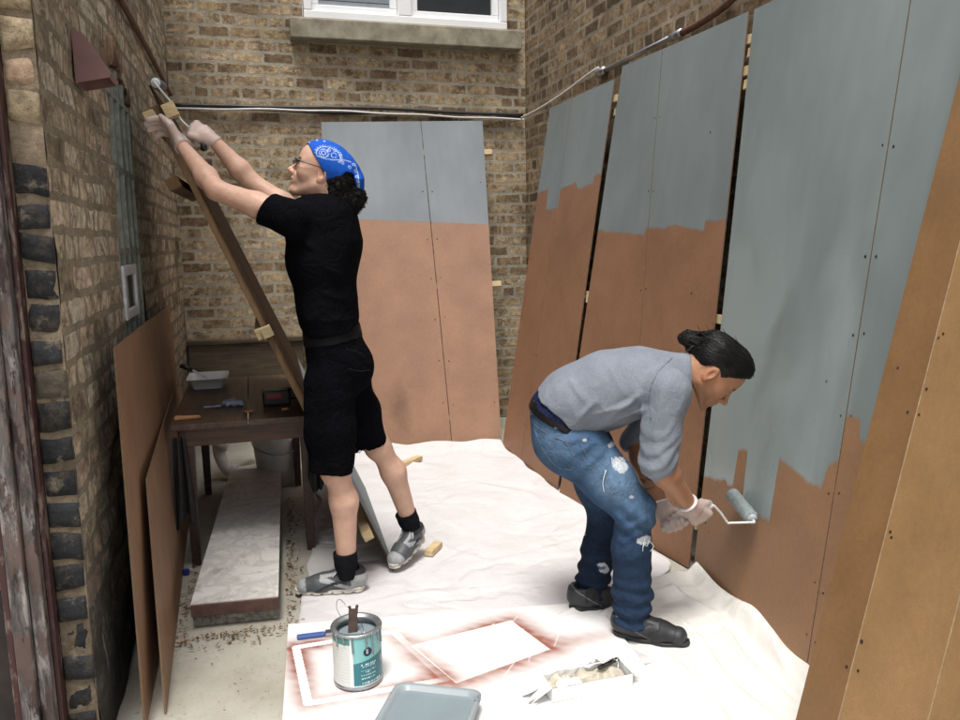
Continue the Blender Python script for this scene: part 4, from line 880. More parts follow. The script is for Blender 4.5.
m.tube([(-.225, 4.955, .23), (-.243, 4.953, .19)], .044, 16); m.tube([(-.185, 4.915, .05), (-.14, 4.905, .043)], .044, 16)
o = m.obj('drain_pipe', simple('dusty_white_pipe', (.78, .75, .70), .5, var=.2, scale=15), None, loc=(-.2, 5, 0), smooth=True); props(o, 'curved dusty white drain pipe under the back of the workbench', 'pipe')
# stone slab with brown edge
sm_ = Mat('marbled_slab', rough=.5); v_ = sm_.noise(4, 8, .7, dist=1.5); sp = sm_.noise(14, 6, .7)
c = sm_.ramp(v_, [(.40, (.64, .625, .59)), (.49, (.52, .50, .47)), (.53, (.66, .645, .61)), (.7, (.72, .70, .67))]); c = sm_.mix(sm_.ramp(sp, [(.55, 0), (.72, .6)]), c, (.23, .19, .15)); sm_.base(c)
s0, s1, s2, s3 = A_(-.285, 2.955, 0), A_(.032, 2.925, 0), A_(.11, 4.72, 0), A_(-.18, 4.78, 0)
t = thing('stone_slab', (s0+s1+s2+s3)/4, 'long grey marbled slab with a brown painted edge lying on the floor under the workbench', 'slab')
def up(z, inset=0): cc = (s0+s1+s2+s3)/4; return [p+nrm(cc-p)*inset+A_(0, 0, z) for p in (s0, s1, s2, s3)]
m = MB(); m.hexa(up(.098, .004), up(.102, .004)); m.obj('slab_top', sm_.m, t)
m = MB(); m.hexa(up(.050), up(.0975)); m.obj('painted_edge', simple('brown_edge_paint', (.085, .042, .034), .6, var=.35, scale=25, bump=.3), t, bevel=.003)
m = MB(); m.hexa(up(.0, .03), up(.0495, .015)); m.obj('rubble_base', simple('grey_rubble', (.17, .165, .14), .95, var=.7, scale=45, bump=1, bscale=60), t)
# dark rag on the bench leg
cr = np.random.default_rng(6)
def rag(label, top, w, h, seed, mat):
    a, b = np.meshgrid(np.linspace(-1, 1, 26), np.linspace(0, 1, 26), indexing='ij'); wb = Wob(3.5, seed, dim=2); q = np.stack([a*1.6, b*.7], -1)
    x = a*w*(.5+.5*b)*(.9+.15*wb(q)); y = .03*np.sin(a*7+wb(q)*1.2)*(.4+b*.6); z = -b*h*(1-.2*np.abs(a)*wb(q+3))
    m = MB(); m.grid(np.array(top)+np.stack([x, y, z], -1)); o = m.obj('rag', mat, None, loc=top, smooth=True, fixn=False); s_ = o.modifiers.new('solid', 'SOLIDIFY'); s_.thickness = .003; props(o, label, 'rag'); return o
RAG = simple('black_cloth', (.016, .015, .015), .85, var=.5, scale=60, bump=.4)
rag('dark rag hanging from the left front leg of the workbench', (-.335, 3.53, TZ-.05), .055, .36, 3, RAG)
rag('black rag knotted round the right front leg of the workbench', (.235, 3.585, TZ-.10), .04, .26, 9, RAG)
m = MB(); m.lathe((-.345, 3.50, 0), [(.001, .0), (.014, .0), (.014, .022), (.001, .022)], 16); o = m.obj('bottle_cap', Mat('blue_plastic', (.015, .03, .20), .35).m, None, loc=(-.345, 3.5, 0)); props(o, 'small blue plastic cap at the foot of the left bench leg', 'bottle cap')
# loose timber on the cloth
for a_, b_, w_, lab in ((fl(402, 466), fl(420, 459), .045, 'short pale wood block on the cloth behind the far calf of the man in black'), (fl(431, 553), fl(438.5, 546), .04, 'small pale timber offcut beside the lifted shoe of the man in black')):
    dv = nrm(A_(*(b_-a_), 0)); c0_ = A_(*a_, .026); c1_ = A_(*b_, .026); m = MB(); m.bar(c0_-dv*.03, c1_, w_, .028); o = m.obj('wood_block', PINE, None, loc=(c0_+c1_)/2-A_(0, 0, .03), bevel=.002); props(o, lab, 'wood block')
# dry leaf litter and crumbs round the slab
r = np.random.default_rng(12); m = MB(); Cc = []
for k in range(620):
    if k < 270: x = .055+abs(r.normal(0, .035)); y = r.uniform(2.9, 4.4); x += (y-2.9)*.045
    elif k < 430: x = r.uniform(-.33, .12); y = 2.90-abs(r.normal(0, .05))
    elif k < 540: x = -.30-abs(r.normal(0, .03))+(r.uniform(0, 1))*.0; y = r.uniform(2.9, 3.6)
    else: x = r.uniform(-.32, .12); y = r.uniform(1.6, 2.95)**1.0
    s0_ = r.uniform(.003, .013)*(1 if k < 540 else .5); an = r.uniform(0, 6.28); d1 = A_(cos(an), sin(an), r.normal(0, .35))*s0_; d2 = A_(-sin(an), cos(an), r.normal(0, .35))*s0_*r.uniform(.2, .7); c = A_(x, y, .004+r.uniform(0, .006))
    m.add([c-d1, c-d2, c+d1, c+d2+A_(0, 0, s0_*.3)], [(0, 1, 2, 3)]); cc = np.array([(.20, .105, .055), (.14, .075, .04), (.28, .18, .10), (.08, .055, .035), (.34, .27, .19)][r.integers(5)])*r.uniform(.7, 1.2); Cc += [cc]*4
dm = Mat('leaf_litter', rough=.9); dm.base(dm.attr('col'))
o = m.obj('leaf_litter', dm.m, None, loc=(-.1, 3, 0), fixn=False, col=np.array(Cc)); props(o, 'dry brown leaf litter and crumbs scattered round the slab', 'debris', kind='stuff')
# ------------------------------------------------------------------ people: smooth-blended solids turned into one skin
class Field:
    def __init__(s, lo, hi, h):
        s.lo = np.array(lo, float); s.h = h; s.n = (np.ceil((np.array(hi)-s.lo)/h).astype(int)+1); s.a = np.full(s.n, 1.0, np.float32)
    def blk(s, lo, hi):
        i0 = np.clip(np.floor((np.array(lo)-s.lo)/s.h).astype(int), 0, s.n-1); i1 = np.clip(np.ceil((np.array(hi)-s.lo)/s.h).astype(int)+1, 1, s.n)
        sl_ = tuple(slice(a, b) for a, b in zip(i0, i1))
        g = np.meshgrid(*[s.lo[k]+s.h*np.arange(i0[k], i1[k]) for k in range(3)], indexing='ij')
        return sl_, np.stack(g, -1).astype(np.float32)
    @staticmethod
    def smin(a, b, k):
        if k <= 0: return np.minimum(a, b)
        h_ = np.clip(.5+.5*(b-a)/k, 0, 1); return b*(1-h_)+a*h_-k*h_*(1-h_)
    def apply(s, lo, hi, fn, k, op='add'):
        m = k+4*s.h+.02; sl_, P = s.blk(np.array(lo)-m, np.array(hi)+m)
        if P.size == 0: return s
        d = fn(P).astype(np.float32)
        if op == 'add': s.a[sl_] = s.smin(s.a[sl_], d, k)
        else: s.a[sl_] = -s.smin(-s.a[sl_], d, k)
        return s
    def cap(s, a, b, r1, r2=None, k=.02, flat=None, op='add'):
        """tapered limb; flat=(direction, factor) widens it along a direction"""
        a = np.array(a, float); b = np.array(b, float); r2 = r1 if r2 is None else r2; ba = b-a; L2_ = max(ba@ba, 1e-9); fs = 1 if flat is None else max(1, flat[1]); R_ = max(r1, r2)*fs
        def fn(P):
            q = P-a; t_ = np.clip((q@ba)/L2_, 0, 1); q = q-t_[..., None]*ba; sc_ = 1.
            if flat is not None:
                n = nrm(flat[0]); q = q+(1/flat[1]-1)*(q@n)[..., None]*n; sc_ = 1 if flat[1] >= 1 else flat[1]
            return (np.sqrt((q*q).sum(-1))-(r1+(r2-r1)*t_))*sc_
        return s.apply(np.minimum(a, b)-R_, np.maximum(a, b)+R_, fn, k, op)
    def chain(s, pts, rs, k=.02, flat=None):
        for i in range(len(pts)-1): s.cap(pts[i], pts[i+1], rs[i], rs[i+1], k, flat)
        return s
    def ell(s, c, A, r, k=.02, op='add'):
        c = np.array(c, float); A = np.array(A, float); r = np.array(r, float); R_ = r.max()
        def fn(P):
            q = (P-c)@A.T; k0 = np.sqrt(((q/r)**2).sum(-1)); k1 = np.sqrt(((q/r**2)**2).sum(-1))+1e-9; return k0*(k0-1)/k1
        return s.apply(c-R_, c+R_, fn, k, op)
    def grid(s):
        g = np.meshgrid(*[s.lo[k]+s.h*np.arange(s.n[k]) for k in range(3)], indexing='ij'); return np.stack(g, -1)
    def cut(s, p0, n):                  # keep the side where n.(p-p0) < 0
        n = nrm(n); ax = [s.lo[k]+s.h*np.arange(s.n[k]) for k in range(3)]
        d = ((ax[0]-p0[0])*n[0])[:, None, None]+((ax[1]-p0[1])*n[1])[None, :, None]+((ax[2]-p0[2])*n[2])[None, None, :]
        s.a = np.maximum(s.a, d.astype(np.float32)); return s
    def mask(s, fn):                    # keep fn(P) < 0
        near = s.a < .05; ii = np.argwhere(near); P = s.lo+ii*s.h; s.a[near] = np.maximum(s.a[near], fn(P).astype(np.float32)); return s
    def disp(s, fn, w=.03):             # fn(P) > 0 pushes the surface outwards
        near = np.abs(s.a) < w; ii = np.argwhere(near); P = s.lo+ii*s.h; s.a[near] -= fn(P).astype(np.float32); return s
    def union(s, o, k=.0):              # same grid
        s.a = s.smin(s.a, o.a, k); return s
    def copy(s):
        f = Field.__new__(Field); f.lo = s.lo; f.h = s.h; f.n = s.n; f.a = s.a.copy(); return f
    def mesh(s):
        a = s.a; sg = a < 0; n = np.array(a.shape)-1
        cs = [(i, j, k) for i in (0, 1) for j in (0, 1) for k in (0, 1)]
        def sub(A, c): return A[c[0]:c[0]+n[0], c[1]:c[1]+n[1], c[2]:c[2]+n[2]]
        cnt = sum(sub(sg, c).astype(np.int8) for c in cs); act = (cnt > 0) & (cnt < 8); ii = np.argwhere(act)
        idx = np.full(n, -1, np.int64); idx[act] = np.arange(len(ii))
        pos = np.zeros((len(ii), 3)); num = np.zeros(len(ii))
        for ax in range(3):
            for c in cs:
                if c[ax]: continue
                d = list(c); d[ax] = 1
                va = a[ii[:, 0]+c[0], ii[:, 1]+c[1], ii[:, 2]+c[2]]; vb = a[ii[:, 0]+d[0], ii[:, 1]+d[1], ii[:, 2]+d[2]]
                x = (va < 0) != (vb < 0); t_ = np.where(x, va/np.where(x, va-vb, 1), 0)
                p = np.array(c)[None]+np.zeros((len(ii), 3)); p[:, ax] = t_; pos += p*x[:, None]; num += x
        V = s.lo+(ii+pos/num[:, None])*s.h
        Q = []
        for ax in range(3):
            o1, o2 = [(1, 2), (2, 0), (0, 1)][ax]
            sl0 = [slice(None)]*3; sl1 = [slice(None)]*3; sl0[ax] = slice(0, -1); sl1[ax] = slice(1, None)
            x = sg[tuple(sl0)] != sg[tuple(sl1)]; e = np.argwhere(x); pos_ = sg[tuple(sl0)][x]
            ok = (e[:, o1] > 0) & (e[:, o2] > 0) & (e[:, o1] < a.shape[o1]-1) & (e[:, o2] < a.shape[o2]-1); e = e[ok]; pos_ = pos_[ok]
            def cell(d1, d2): q = e.copy(); q[:, o1] += d1; q[:, o2] += d2; return idx[q[:, 0], q[:, 1], q[:, 2]]
            q = np.stack([cell(-1, -1), cell(0, -1), cell(0, 0), cell(-1, 0)], 1); q[~pos_] = q[~pos_][:, ::-1]; Q.append(q)
        Q = np.concatenate(Q); Q = Q[(Q >= 0).all(1)]
        return V, Q
def field_for(pts, h, pad=.2):
    p = np.array(pts, float); return Field(p.min(0)-pad, p.max(0)+pad, h)
def emit(fld, name, mat, parent, col=None, relax=0, label=None, extra=None):
    V, Q = fld.mesh() if isinstance(fld, Field) else fld
    o = mesh_obj(name, V, Q, mat, parent, smooth=True, col=None if col is None else col(V))
    if relax: md = o.modifiers.new('relax', 'SMOOTH'); md.factor = .5; md.iterations = relax
    return props(o, label)
def basis(d, s_):
    d = nrm(d); s_ = np.array(s_, float); s_ = nrm(s_-d*(s_@d)); return d, s_, np.cross(d, s_)

def hand(F_, wrist, d, side, curls, size=1.0, thumb=(.75, .55, .35), spread=.0, grow=0.0, palmsgn=1):
    """wrist, d: towards the knuckles, side: towards the thumb; fingers curl towards n = +/- d x side."""
    d, s_, n = basis(d, side); n = n*palmsgn; z = size; k = .005+grow
    W_ = np.array(wrist, float)
    F_.cap(W_-d*.02, W_+d*.03*z, .024*z+grow, .026*z+grow, .015, (n, .72))
    for i in range(4):
        so = (.031-.0205*i)*z; kn = W_+d*(.088-.004*abs(i-1))*z+s_*so
        F_.cap(W_+d*.018*z+s_*so*.62, kn, .0135*z+grow, .0115*z+grow, .012)
        L_ = [(.041, .026, .021), (.045, .029, .022), (.042, .027, .021), (.033, .021, .019)][i]; ang = 0; p = kn; cr = curls[i] if hasattr(curls[0], '__len__') else curls; rad = [.0098, .0090, .0082, .0072]
        dd = nrm(d+s_*spread*(1.5-i))
        for j in range(3):
            ang += cr[j]+.06*i; q = p+(dd*cos(ang)+n*sin(ang))*L_[j]*z; F_.cap(p, q, rad[j]*z+grow, rad[j+1]*z+grow, .0035); p = q
    th = W_+d*.022*z+s_*.022*z+n*.006; t1, t2, t3 = thumb; q = th+nrm(d*.55+s_*.75*t1+n*.35*t2)*.044*z; F_.cap(th, q, .0145*z+grow, .0115*z+grow, .010)
    r_ = q+nrm(d*.8+s_*.15*t1+n*.55*t2)*.032*z; F_.cap(q, r_, .0112*z+grow, .0098*z+grow, .004); e = r_+nrm(d*.75-s_*.25*t3+n*.7*t3)*.025*z; F_.cap(r_, e, .0098*z+grow, .0078*z+grow, .004)

class Head:
    def __init__(s, ear_near, f, u, l_near):
        """ear_near: where the near ear sits; f forward, u up, l_near: towards the camera-side ear"""
        s.f, s.u = nrm(f), nrm(u); s.l = nrm(l_near); s.c = np.array(ear_near, float)-s.f*(-.012)-s.u*(-.005)-s.l*.076; s.A = np.array([s.f, s.u, s.l])
    def P(s, f, u, l=0.): return s.c+s.f*f+s.u*u+s.l*l
    def loc(s, P): return (P-s.c)@s.A.T
    def skull(s, F_, neck, grow=0., kind=1):
        E = lambda f, u, l, r, k=.02, op='add': F_.ell(s.P(f, u, l), s.A, np.array(r)+grow, k, op)
        E(-.016, .034, 0, (.098, .084, .075)); E(.018, -.03, 0, (.066, .080, .060), .04)
        E(.030, .045, 0, (.062, .060, .062), .03)
        for g in (-1, 1):
            F_.cap(s.P(-.005, -.048, .055*g), s.P(.060, -.093, .020*g), .017, .014, .022)          # jaw line
            F_.ell(s.P(.052, -.018, .043*g), s.A, (.030, .024, .020), .025)                       # cheekbone
            F_.cap(s.P(.078, .022, .012*g), s.P(.066, .024, .045*g), .0125, .010, .014)            # brow
            E(.091, .003, .031*g, (.013, .0105, .0155), .010, 'sub')                              # socket
            F_.ell(s.P(.0735, .002, .031*g), s.A, (.0125,)*3, .003)                               # eyeball
            F_.cap(s.P(.0842, .0065, .020*g), s.P(.080, .0065, .043*g), .0032, .003, .004)         # upper lid
            F_.cap(s.P(.082, -.006, .021*g), s.P(.0785, -.005, .042*g), .0028, .0026, .005)
        F_.cap(s.P(.086, .016), s.P(.109, -.022), .0075, .0100, .010); F_.ell(s.P(.112, -.026), s.A, (.0125, .0105, .0115), .006)
        for g in (-1, 1): F_.ell(s.P(.098, -.031, .0125*g), s.A, (.0125, .0085, .0075), .006)
        F_.ell(s.P(.076, -.055), s.A, (.020, .024, .030), .02)
        F_.ell(s.P(.0945, -.053), s.A, (.0085, .0065, .021), .006); F_.ell(s.P(.0915, -.066), s.A, (.0085, .007, .018), .006)
        F_.cap(s.P(.103, -.0598, -.018), s.P(.103, -.0598, .018), .0024, None, .003, None, 'sub')
        F_.ell(s.P(.079, -.096), s.A, (.018, .017, .022), .02)
        for g in (-1, 1):
            e = s.P(-.014, -.004, .075*g); B = np.array([nrm(s.f*.9+s.l*g*.38), s.u, nrm(s.l*g-s.f*.38*g*g)])
            F_.ell(e, B, (.0185, .032, .0085), .007); F_.ell(e+s.l*g*.009+s.f*.004, B, (.0095, .018, .007), .005, 'sub'); F_.ell(e-s.u*.027+s.f*.006, B, (.0085, .009, .006), .005)
        F_.chain(neck, [.056, .054, .062], .03)

def skin_mat(name, base, deep, rough=.5):
    m = Mat(name, rough=rough, spec=.35); c = m.attr('col'); n = m.noise(28, 5, .6); k = m.noise(190, 3)
    c = m.mix(1, c, m.ramp(n, [(.3, (.90, .86, .84)), (.7, (1.05, 1.04, 1.03))]), 'MULTIPLY'); m.base(c)
    m.b.inputs['Subsurface Weight'].default_value = .18; m.b.inputs['Subsurface Radius'].default_value = (.012, .005, .003); m.b.inputs['Subsurface Scale'].default_value = .5
    mt_ = m.noise(75, 5, .7); m.base(m.mix(m.ramp(mt_, [(.50, 0), (.70, .35)]), c, tuple(x*y for x, y in zip(base, (.92, .62, .55))))); m.bump(k, .3, .0012); m.bump(mt_, .25, .002); m.rough(m.ramp(n, [(.3, .38), (.7, .58)])); return m.m
def head_colour(V, hd, base, lip, brow, beard=0., beardc=(.08, .06, .05), browdir=1):
    L_ = hd.loc(V); f, u, l = L_[:, 0], L_[:, 1], np.abs(L_[:, 2]); C = np.repeat(np.array(base, float)[None], len(V), 0)
    def mixc(w_, c): C[:] = C*(1-w_[:, None])+np.array(c)*w_[:, None]
    inhead = (f > -.14) & (f < .14) & (u > -.14) & (u < .2)
    mixc(inhead*np.exp(-((f-.10)/.03)**2-((u+.028)/.02)**2-(l/.03)**2)*.25, np.array(base)*np.array((1.05, .78, .72)))
    mixc(inhead*np.exp(-((f-.055)/.03)**2-((u+.02)/.022)**2-((l-.05)/.025)**2)*.22, np.array(base)*np.array((1.05, .80, .76)))
    ear = inhead*(l > .070)*(np.abs(u+.004) < .04); mixc(ear*.3, np.array(base)*np.array((1.05, .76, .72)))
    bd = inhead*sst(-.042, -.062, u)*sst(.0, .03, f)*beard; mixc(bd, beardc)
    lips = inhead*((((f-.099)/.016)**2+((u+.0595)/.0118)**2+(l/.0215)**2) < 1); mixc(lips*.75, lip)
    bw = inhead*(f > .055)*(np.abs(u-(.0235+.004*np.sin(l*60))) < .0042)*(l > .011)*(l < .048); mixc(bw*.92, brow)
    ey = inhead*(f > .074)*(np.abs(u-.0015) < .0052)*(np.abs(l-.031) < .0125); mixc(ey*.85, (.62, .58, .55)); ir = ey*(np.abs(l-.031) < .0055)*(f > .08); mixc(ir*1., (.03, .018, .012))
    lash = inhead*(f > .072)*(np.abs(u-.0068) < .0018)*(np.abs(l-.031) < .0145); mixc(lash*.85, (.02, .015, .012))
    return np.clip(C, 0, 1)
def cloth_wr(seed, freq, stretch, amp, ridge=.6):
    w1 = Wob(freq, seed, stretch=stretch); w2 = Wob(freq*2.1, seed+1, stretch=stretch)
    def fn(P): a_ = w1(P); return amp*((1-ridge)*a_+ridge*(1-2*np.abs(np.tanh(a_*1.1)))+.35*w2(P))
    return fn
def fabric(name, c, rough=.9, var=.15, heather=0., weave=700, wr=.15, sheen=.0, crum=.35):
    m = Mat(name, rough=rough, spec=.04 if max(c) < .02 else .12); n = m.noise(13, 5, .6); k = m.noise(weave, 2)
    cc = m.ramp(n, [(.3, tuple(x*(1-var) for x in c)), (.7, tuple(x*(1+var) for x in c))])
    if heather: cc = m.mix(1, cc, m.ramp(m.noise(420, 3, .7), [(.35, 1-heather), (.65, 1+heather)]), 'MULTIPLY')
    m.base(cc); crease(m, 11, crum, .010); crease(m, 24, crum*.7, .005); m.bump(k, .2, .0008); m.bump(m.noise(48, 4, .6), wr, .004)
    if sheen: m.b.inputs['Sheen Weight'].default_value = sheen; m.b.inputs['Sheen Roughness'].default_value = .4
    return m.m
GLOVE = Mat('clear_vinyl_glove', (.74, .68, .66), .35); 
_tr = GLOVE.node('ShaderNodeBsdfTransparent'); _mx = GLOVE.node('ShaderNodeMixShader'); _mx.inputs[0].default_value = .40
GLOVE.link(_tr.outputs[0], _mx.inputs[1]); GLOVE.link(GLOVE.b.outputs[0], _mx.inputs[2]); GLOVE.link(_mx.outputs[0], GLOVE.out.inputs[0]); GLOVE.bump(GLOVE.noise(90, 4), .5, .003); GLOVE = GLOVE.m
TEETH = None

def shoe(parent, heel, toe, upv, mats, L_=None, high=.075, kind='runner', side_near=None):
    """heel and toe: back and front of the sole's underside; builds upper (> sole, laces)"""
    heel = np.array(heel, float); toe = np.array(toe, float); f = nrm(toe-heel); L_ = np.linalg.norm(toe-heel); u = np.array(upv, float); u = nrm(u-f*(u@f)); s_ = np.cross(u, f); A = np.array([f, s_, u])
    P = lambda x, y, z: heel+f*x*L_+s_*y+u*z
    W_ = .040 if kind == 'runner' else .042
    F_ = field_for([P(0, 0, 0), P(1, 0, .1)], .0035, .10)
    # upper
    F_.cap(P(.13, 0, .050), P(.30, 0, .050), .040, .041, .02, (s_, .88)); F_.cap(P(.30, 0, .044), P(.62, .003, .033), .043, .038, .02, (s_, 1.05)); F_.cap(P(.62, .003, .032), P(.84, .004, .026), .038, .030, .02, (s_, 1.22))
    F_.cap(P(.14, 0, .06), P(.15, 0, high), .037, .038, .02); F_.cap(P(.22, 0, .06), P(.25, 0, high), .041, .041, .02)
    F_.cap(P(.32, 0, .060), P(.58, 0, .052), .026, .020, .02)                 # tongue
    Fo = F_.copy()
    F_.cut(P(0, 0, .012), -u); F_.cap(P(.20, 0, high-.012), P(.22, 0, high+.08), .032, .038, .006, None, 'sub'); F_.cut(P(.2, 0, high+.006), nrm(u*.95-f*.18))
    w_ = Wob(60, 3); F_.disp(lambda Q: .0012*w_(Q))
    # stitched panels and heel counter as raised overlays
    lc = lambda Q: (Q-heel)@A.T
    def over(Q):
        q = lc(Q); x = q[:, 0]/L_; z = q[:, 2]; r_ = np.zeros(len(Q)); r_ = np.maximum(r_, ((x < .20-.0*z) | (x > .80+.6*(z-.03)))*.0022)
        r_ = np.maximum(r_, ((np.abs(z-.030-.10*(x-.25)) < .009) & (x > .2) & (x < .62))*.0020); r_ = np.maximum(r_, ((x > .36) & (x < .62) & (np.abs(np.abs(q[:, 1])-.022) < .007) & (z > .045))*.0022); return r_
    F_.disp(over)
    def col(V):
        q = lc(V); x = q[:, 0]/L_; z = q[:, 2]; C = np.repeat(np.array(mats['c0'], float)[None], len(V), 0); r_ = over(V) > 0; C[r_] = mats['c1']
        if kind == 'runner': k = (np.abs(z-.022-.03*np.sin(x*5)) < .006) & (x > .25) & (x < .75); C[k] = mats['c2']; k = (z > high-.016) & (x < .4); C[k] = mats['c2']
        else: k = (np.abs(z-.055+.16*(x-.25)**1.0) < .0016) & (x < .6); C[k] = mats['c2']
        return C
    mt = Mat('shoe_fabric', rough=mats.get('r', .6)); mt.base(mt.mix(1, mt.attr('col'), mt.ramp(mt.noise(60, 5, .7), [(.3, .75), (.7, 1.15)]), 'MULTIPLY')); mt.bump(mt.noise(500, 2), .3, .001)
    up_ = emit(F_, 'shoe', mt.m, parent, col)
    # sole
    S = field_for([P(0, 0, 0), P(1, 0, .1)], .0035, .10); hh = .018 if kind == 'runner' else .014
    for x0, x1, w0, w1 in ((.14, .40, .032, .030), (.40, .66, .030, .035), (.66, .87, .035, .026)):
        S.cap(P(x0, 0, .01), P(x1, .004, .01), w0+.006, w1+.006, .02)
    S.cut(P(0, 0, .0), -u)
    def topf(Q): q = lc(Q); x = q[:, 0]/L_; return q[:, 2]-(hh+.008*sst(.45, .0, x)+.006*sst(.85, 1.0, x))
    S.mask(topf)
    if kind == 'runner': S.disp(lambda Q: -.0035*((np.abs(lc(Q)[:, 2]-.012) < .0025))-.003*((np.sin(lc(Q)[:, 0]*150) > .6) & (lc(Q)[:, 2] < .009)))
    else: S.disp(lambda Q: -.002*((np.abs(lc(Q)[:, 2]-.014) < .0018)))
    emit(S, 'sole', mats['sole'], up_)
    m = MB()
    for i in range(5):
        x = .36+.055*i; zt = .083-.010*i if kind == 'runner' else .079-.009*i
        pts = []
        for y in np.linspace(-.024, .024, 7): pts.append(P(x+.012*(1 if i % 2 else -1)*y/.024*.6, y, zt-.014*(y/.024)**2+.0015))
        m.tube(pts, .0024, 6)
    if kind == 'runner':
        m.tube(smoothpath([P(.37, .0, .087), P(.36, .02, .094), P(.42, .036, .082), P(.44, .030, .070), P(.38, .005, .086)], 6), .0020, 6); m.tube(smoothpath([P(.37, 0, .087), P(.42, -.022, .088), P(.47, -.036, .060), P(.49, -.044, .030)], 6), .0018, 6); m.tube(smoothpath([P(.37, 0, .087), P(.34, -.03, .088), P(.36, -.042, .06), P(.42, -.040, .062)], 6), .0018, 6)
    m.obj('laces', mats['lace'], up_, smooth=True)
    return up_
# ------------------------------------------------------------------ the man in black
b1 = A_(.30, 3.15, 0); f1 = nrm((-.985, .17, 0)); n1 = A_(.17, .985, 0); Zv = A_(0, 0, 1)
def P1(x, y, off=0.): return hit(x, y, b1+n1*off, n1)
man1 = thing('person', (.27, 3.15, 0), 'man in black T-shirt and shorts with a blue bandana, reaching up to the propped board', 'person')
SK1 = (.60, .39, .295); skin1 = skin_mat('pale_skin', SK1, None)
# joints
nS, nE, nW = P1(289, 217, -.165), P1(216, 190, -.085), P1(182, 146, .075)
fS, fE, fW = P1(306, 221, .165), P1(250, 181, .20), P1(214, 141, .185)
nH, nK, nA = P1(335, 362, -.09), P1(336, 470, -.10), P1(347, 572, -.075)
fH, fK, fA = P1(348, 362, .09), P1(379, 447, .14), P1(412, 528, .235)
hd1 = Head(P1(322, 174, -.076), f1*cos(radians(20))+Zv*sin(radians(20)), -f1*sin(radians(20))+Zv*cos(radians(20)), -n1)
neck1 = [hd1.P(-.022, -.045), P1(328, 192, 0), P1(330, 212, 0)]
F_ = field_for([nS, nE, nW, fW, fA, nA, hd1.P(0, .1), P1(292, 190, 0), P1(160, 112, .2)], .005, .12)
F_.chain([P1(323, 225), P1(326, 280), P1(333, 332), P1(338, 358)], [.098, .085, .085, .085], .05, (n1, 1.45))
F_.cap(nS, fS, .048, .048, .05); F_.chain([P1(328, 192), P1(330, 212)], [.054, .062], .04)
def arm(F_, S, E, W_, r=(.050, .036, .0405, .033, .0245), k=.02, bulge=None):
    m1 = S+(E-S)*.45; m2 = E+(W_-E)*.28
    F_.chain([S, m1, E], [r[0], r[0]*.92, r[1]], k); F_.chain([E, m2, W_], [r[1], r[2], r[4]], k)
arm(F_, nS, nE, nW); arm(F_, fS, fE, fW)
def leg(F_, H, K, A2, back, r=(.070, .056, .058, .036)):
    c_ = K+(A2-K)*.30+back*.018; F_.chain([H, K], [r[0], r[1]], .03); F_.chain([K, c_, A2], [r[1]-.006, r[2], r[3]], .03); F_.ell(K-back*.022, np.eye(3), (.036, .036, .042), .03)
leg(F_, nH, nK, nA, -f1, (.070, .052, .053, .034)); leg(F_, fH, fK, fA, -f1, (.070, .050, .051, .033))
cutp, cutn = P1(326, 199), nrm(Zv*.9-f1*.45)
zc_n = P1(327, 198); F_.mask(lambda Q: np.where(np.linalg.norm((Q-zc_n)[:, :2], axis=1) < .15, Q[:, 2]-zc_n[2], -1))
hH = Field(hd1.c-.19, hd1.c+.19, .003); hd1.skull(hH, neck1); hH.cut(P1(327, 201), -Zv)
# hands
L_edge = lambda t_: a0+(top-a0)*t_
hn_c = hit(163, 117, L_edge(.92)+A_(0, -.045, 0), (0, 1, 0))
dN = nrm(hn_c-nW); 
HF = field_for([nW, hn_c, fW, P1(185, 118, .2)], .0025, .12)
hand(HF, nW+dN*.012, dN, nrm(-n1+A_(.35, 0, .25)), [.55, .55, .4], .98, thumb=(.7, .3, .2), palmsgn=-1)
ax_ = nrm(P1(176, 112, .20)-P1(203, 148, .165)); fist_c = P1(196, 131, .185); dF = nrm((fist_c-fW)+A_(0, 0, .0)); 
hand(HF, fW+dF*.01, dF, ax_, [1.05, 1.35, .9], .95, thumb=(.5, .9, .9), palmsgn=1)
parts = [F_.mesh(), hH.mesh(), HF.mesh()]
V = np.concatenate([p[0] for p in parts]); o1_ = len(parts[0][0]); o2_ = o1_+len(parts[1][0]); Q = np.concatenate([parts[0][1], parts[1][1]+o1_, parts[2][1]+o2_])
def colb1(V):
    C = head_colour(V, hd1, SK1, (.46, .20, .17), (.03, .022, .018), .20, (.20, .16, .14))
    w_ = np.exp(-((np.linalg.norm(V-nE, axis=1))/.045)**2)*.3; C = C*(1-w_[:, None])+np.array((.56, .27, .2))*w_[:, None]
    w_ = np.exp(-((np.linalg.norm(V-nK, axis=1))/.06)**2)*.25; C = C*(1-w_[:, None])+np.array((.5, .25, .18))*w_[:, None]; return C
emit((V, Q), 'body', skin1, man1, colb1, relax=2)
# gloves
for W_, dd, args, kw, endp in ((nW+dN*.012, dN, (nrm(-n1+A_(.35, 0, .25)), [.55, .55, .4], .98), dict(thumb=(.7, .3, .2), palmsgn=-1), nE), (fW+dF*.01, dF, (ax_, [1.05, 1.35, .9], .95), dict(thumb=(.5, .9, .9), palmsgn=1), fE)):
    G_ = field_for([W_, W_+dd*.15], .003, .10); hand(G_, W_, dd, *args, grow=.003, **kw); e_ = nrm(endp-W_); G_.cap(W_+dd*.02, W_+e_*.022, .030, .034, .01); w_ = Wob(70, 9); G_.disp(lambda Q: .0018*w_(Q)); G_.cut(W_+e_*.020, e_); emit(G_, 'glove', GLOVE, man1)
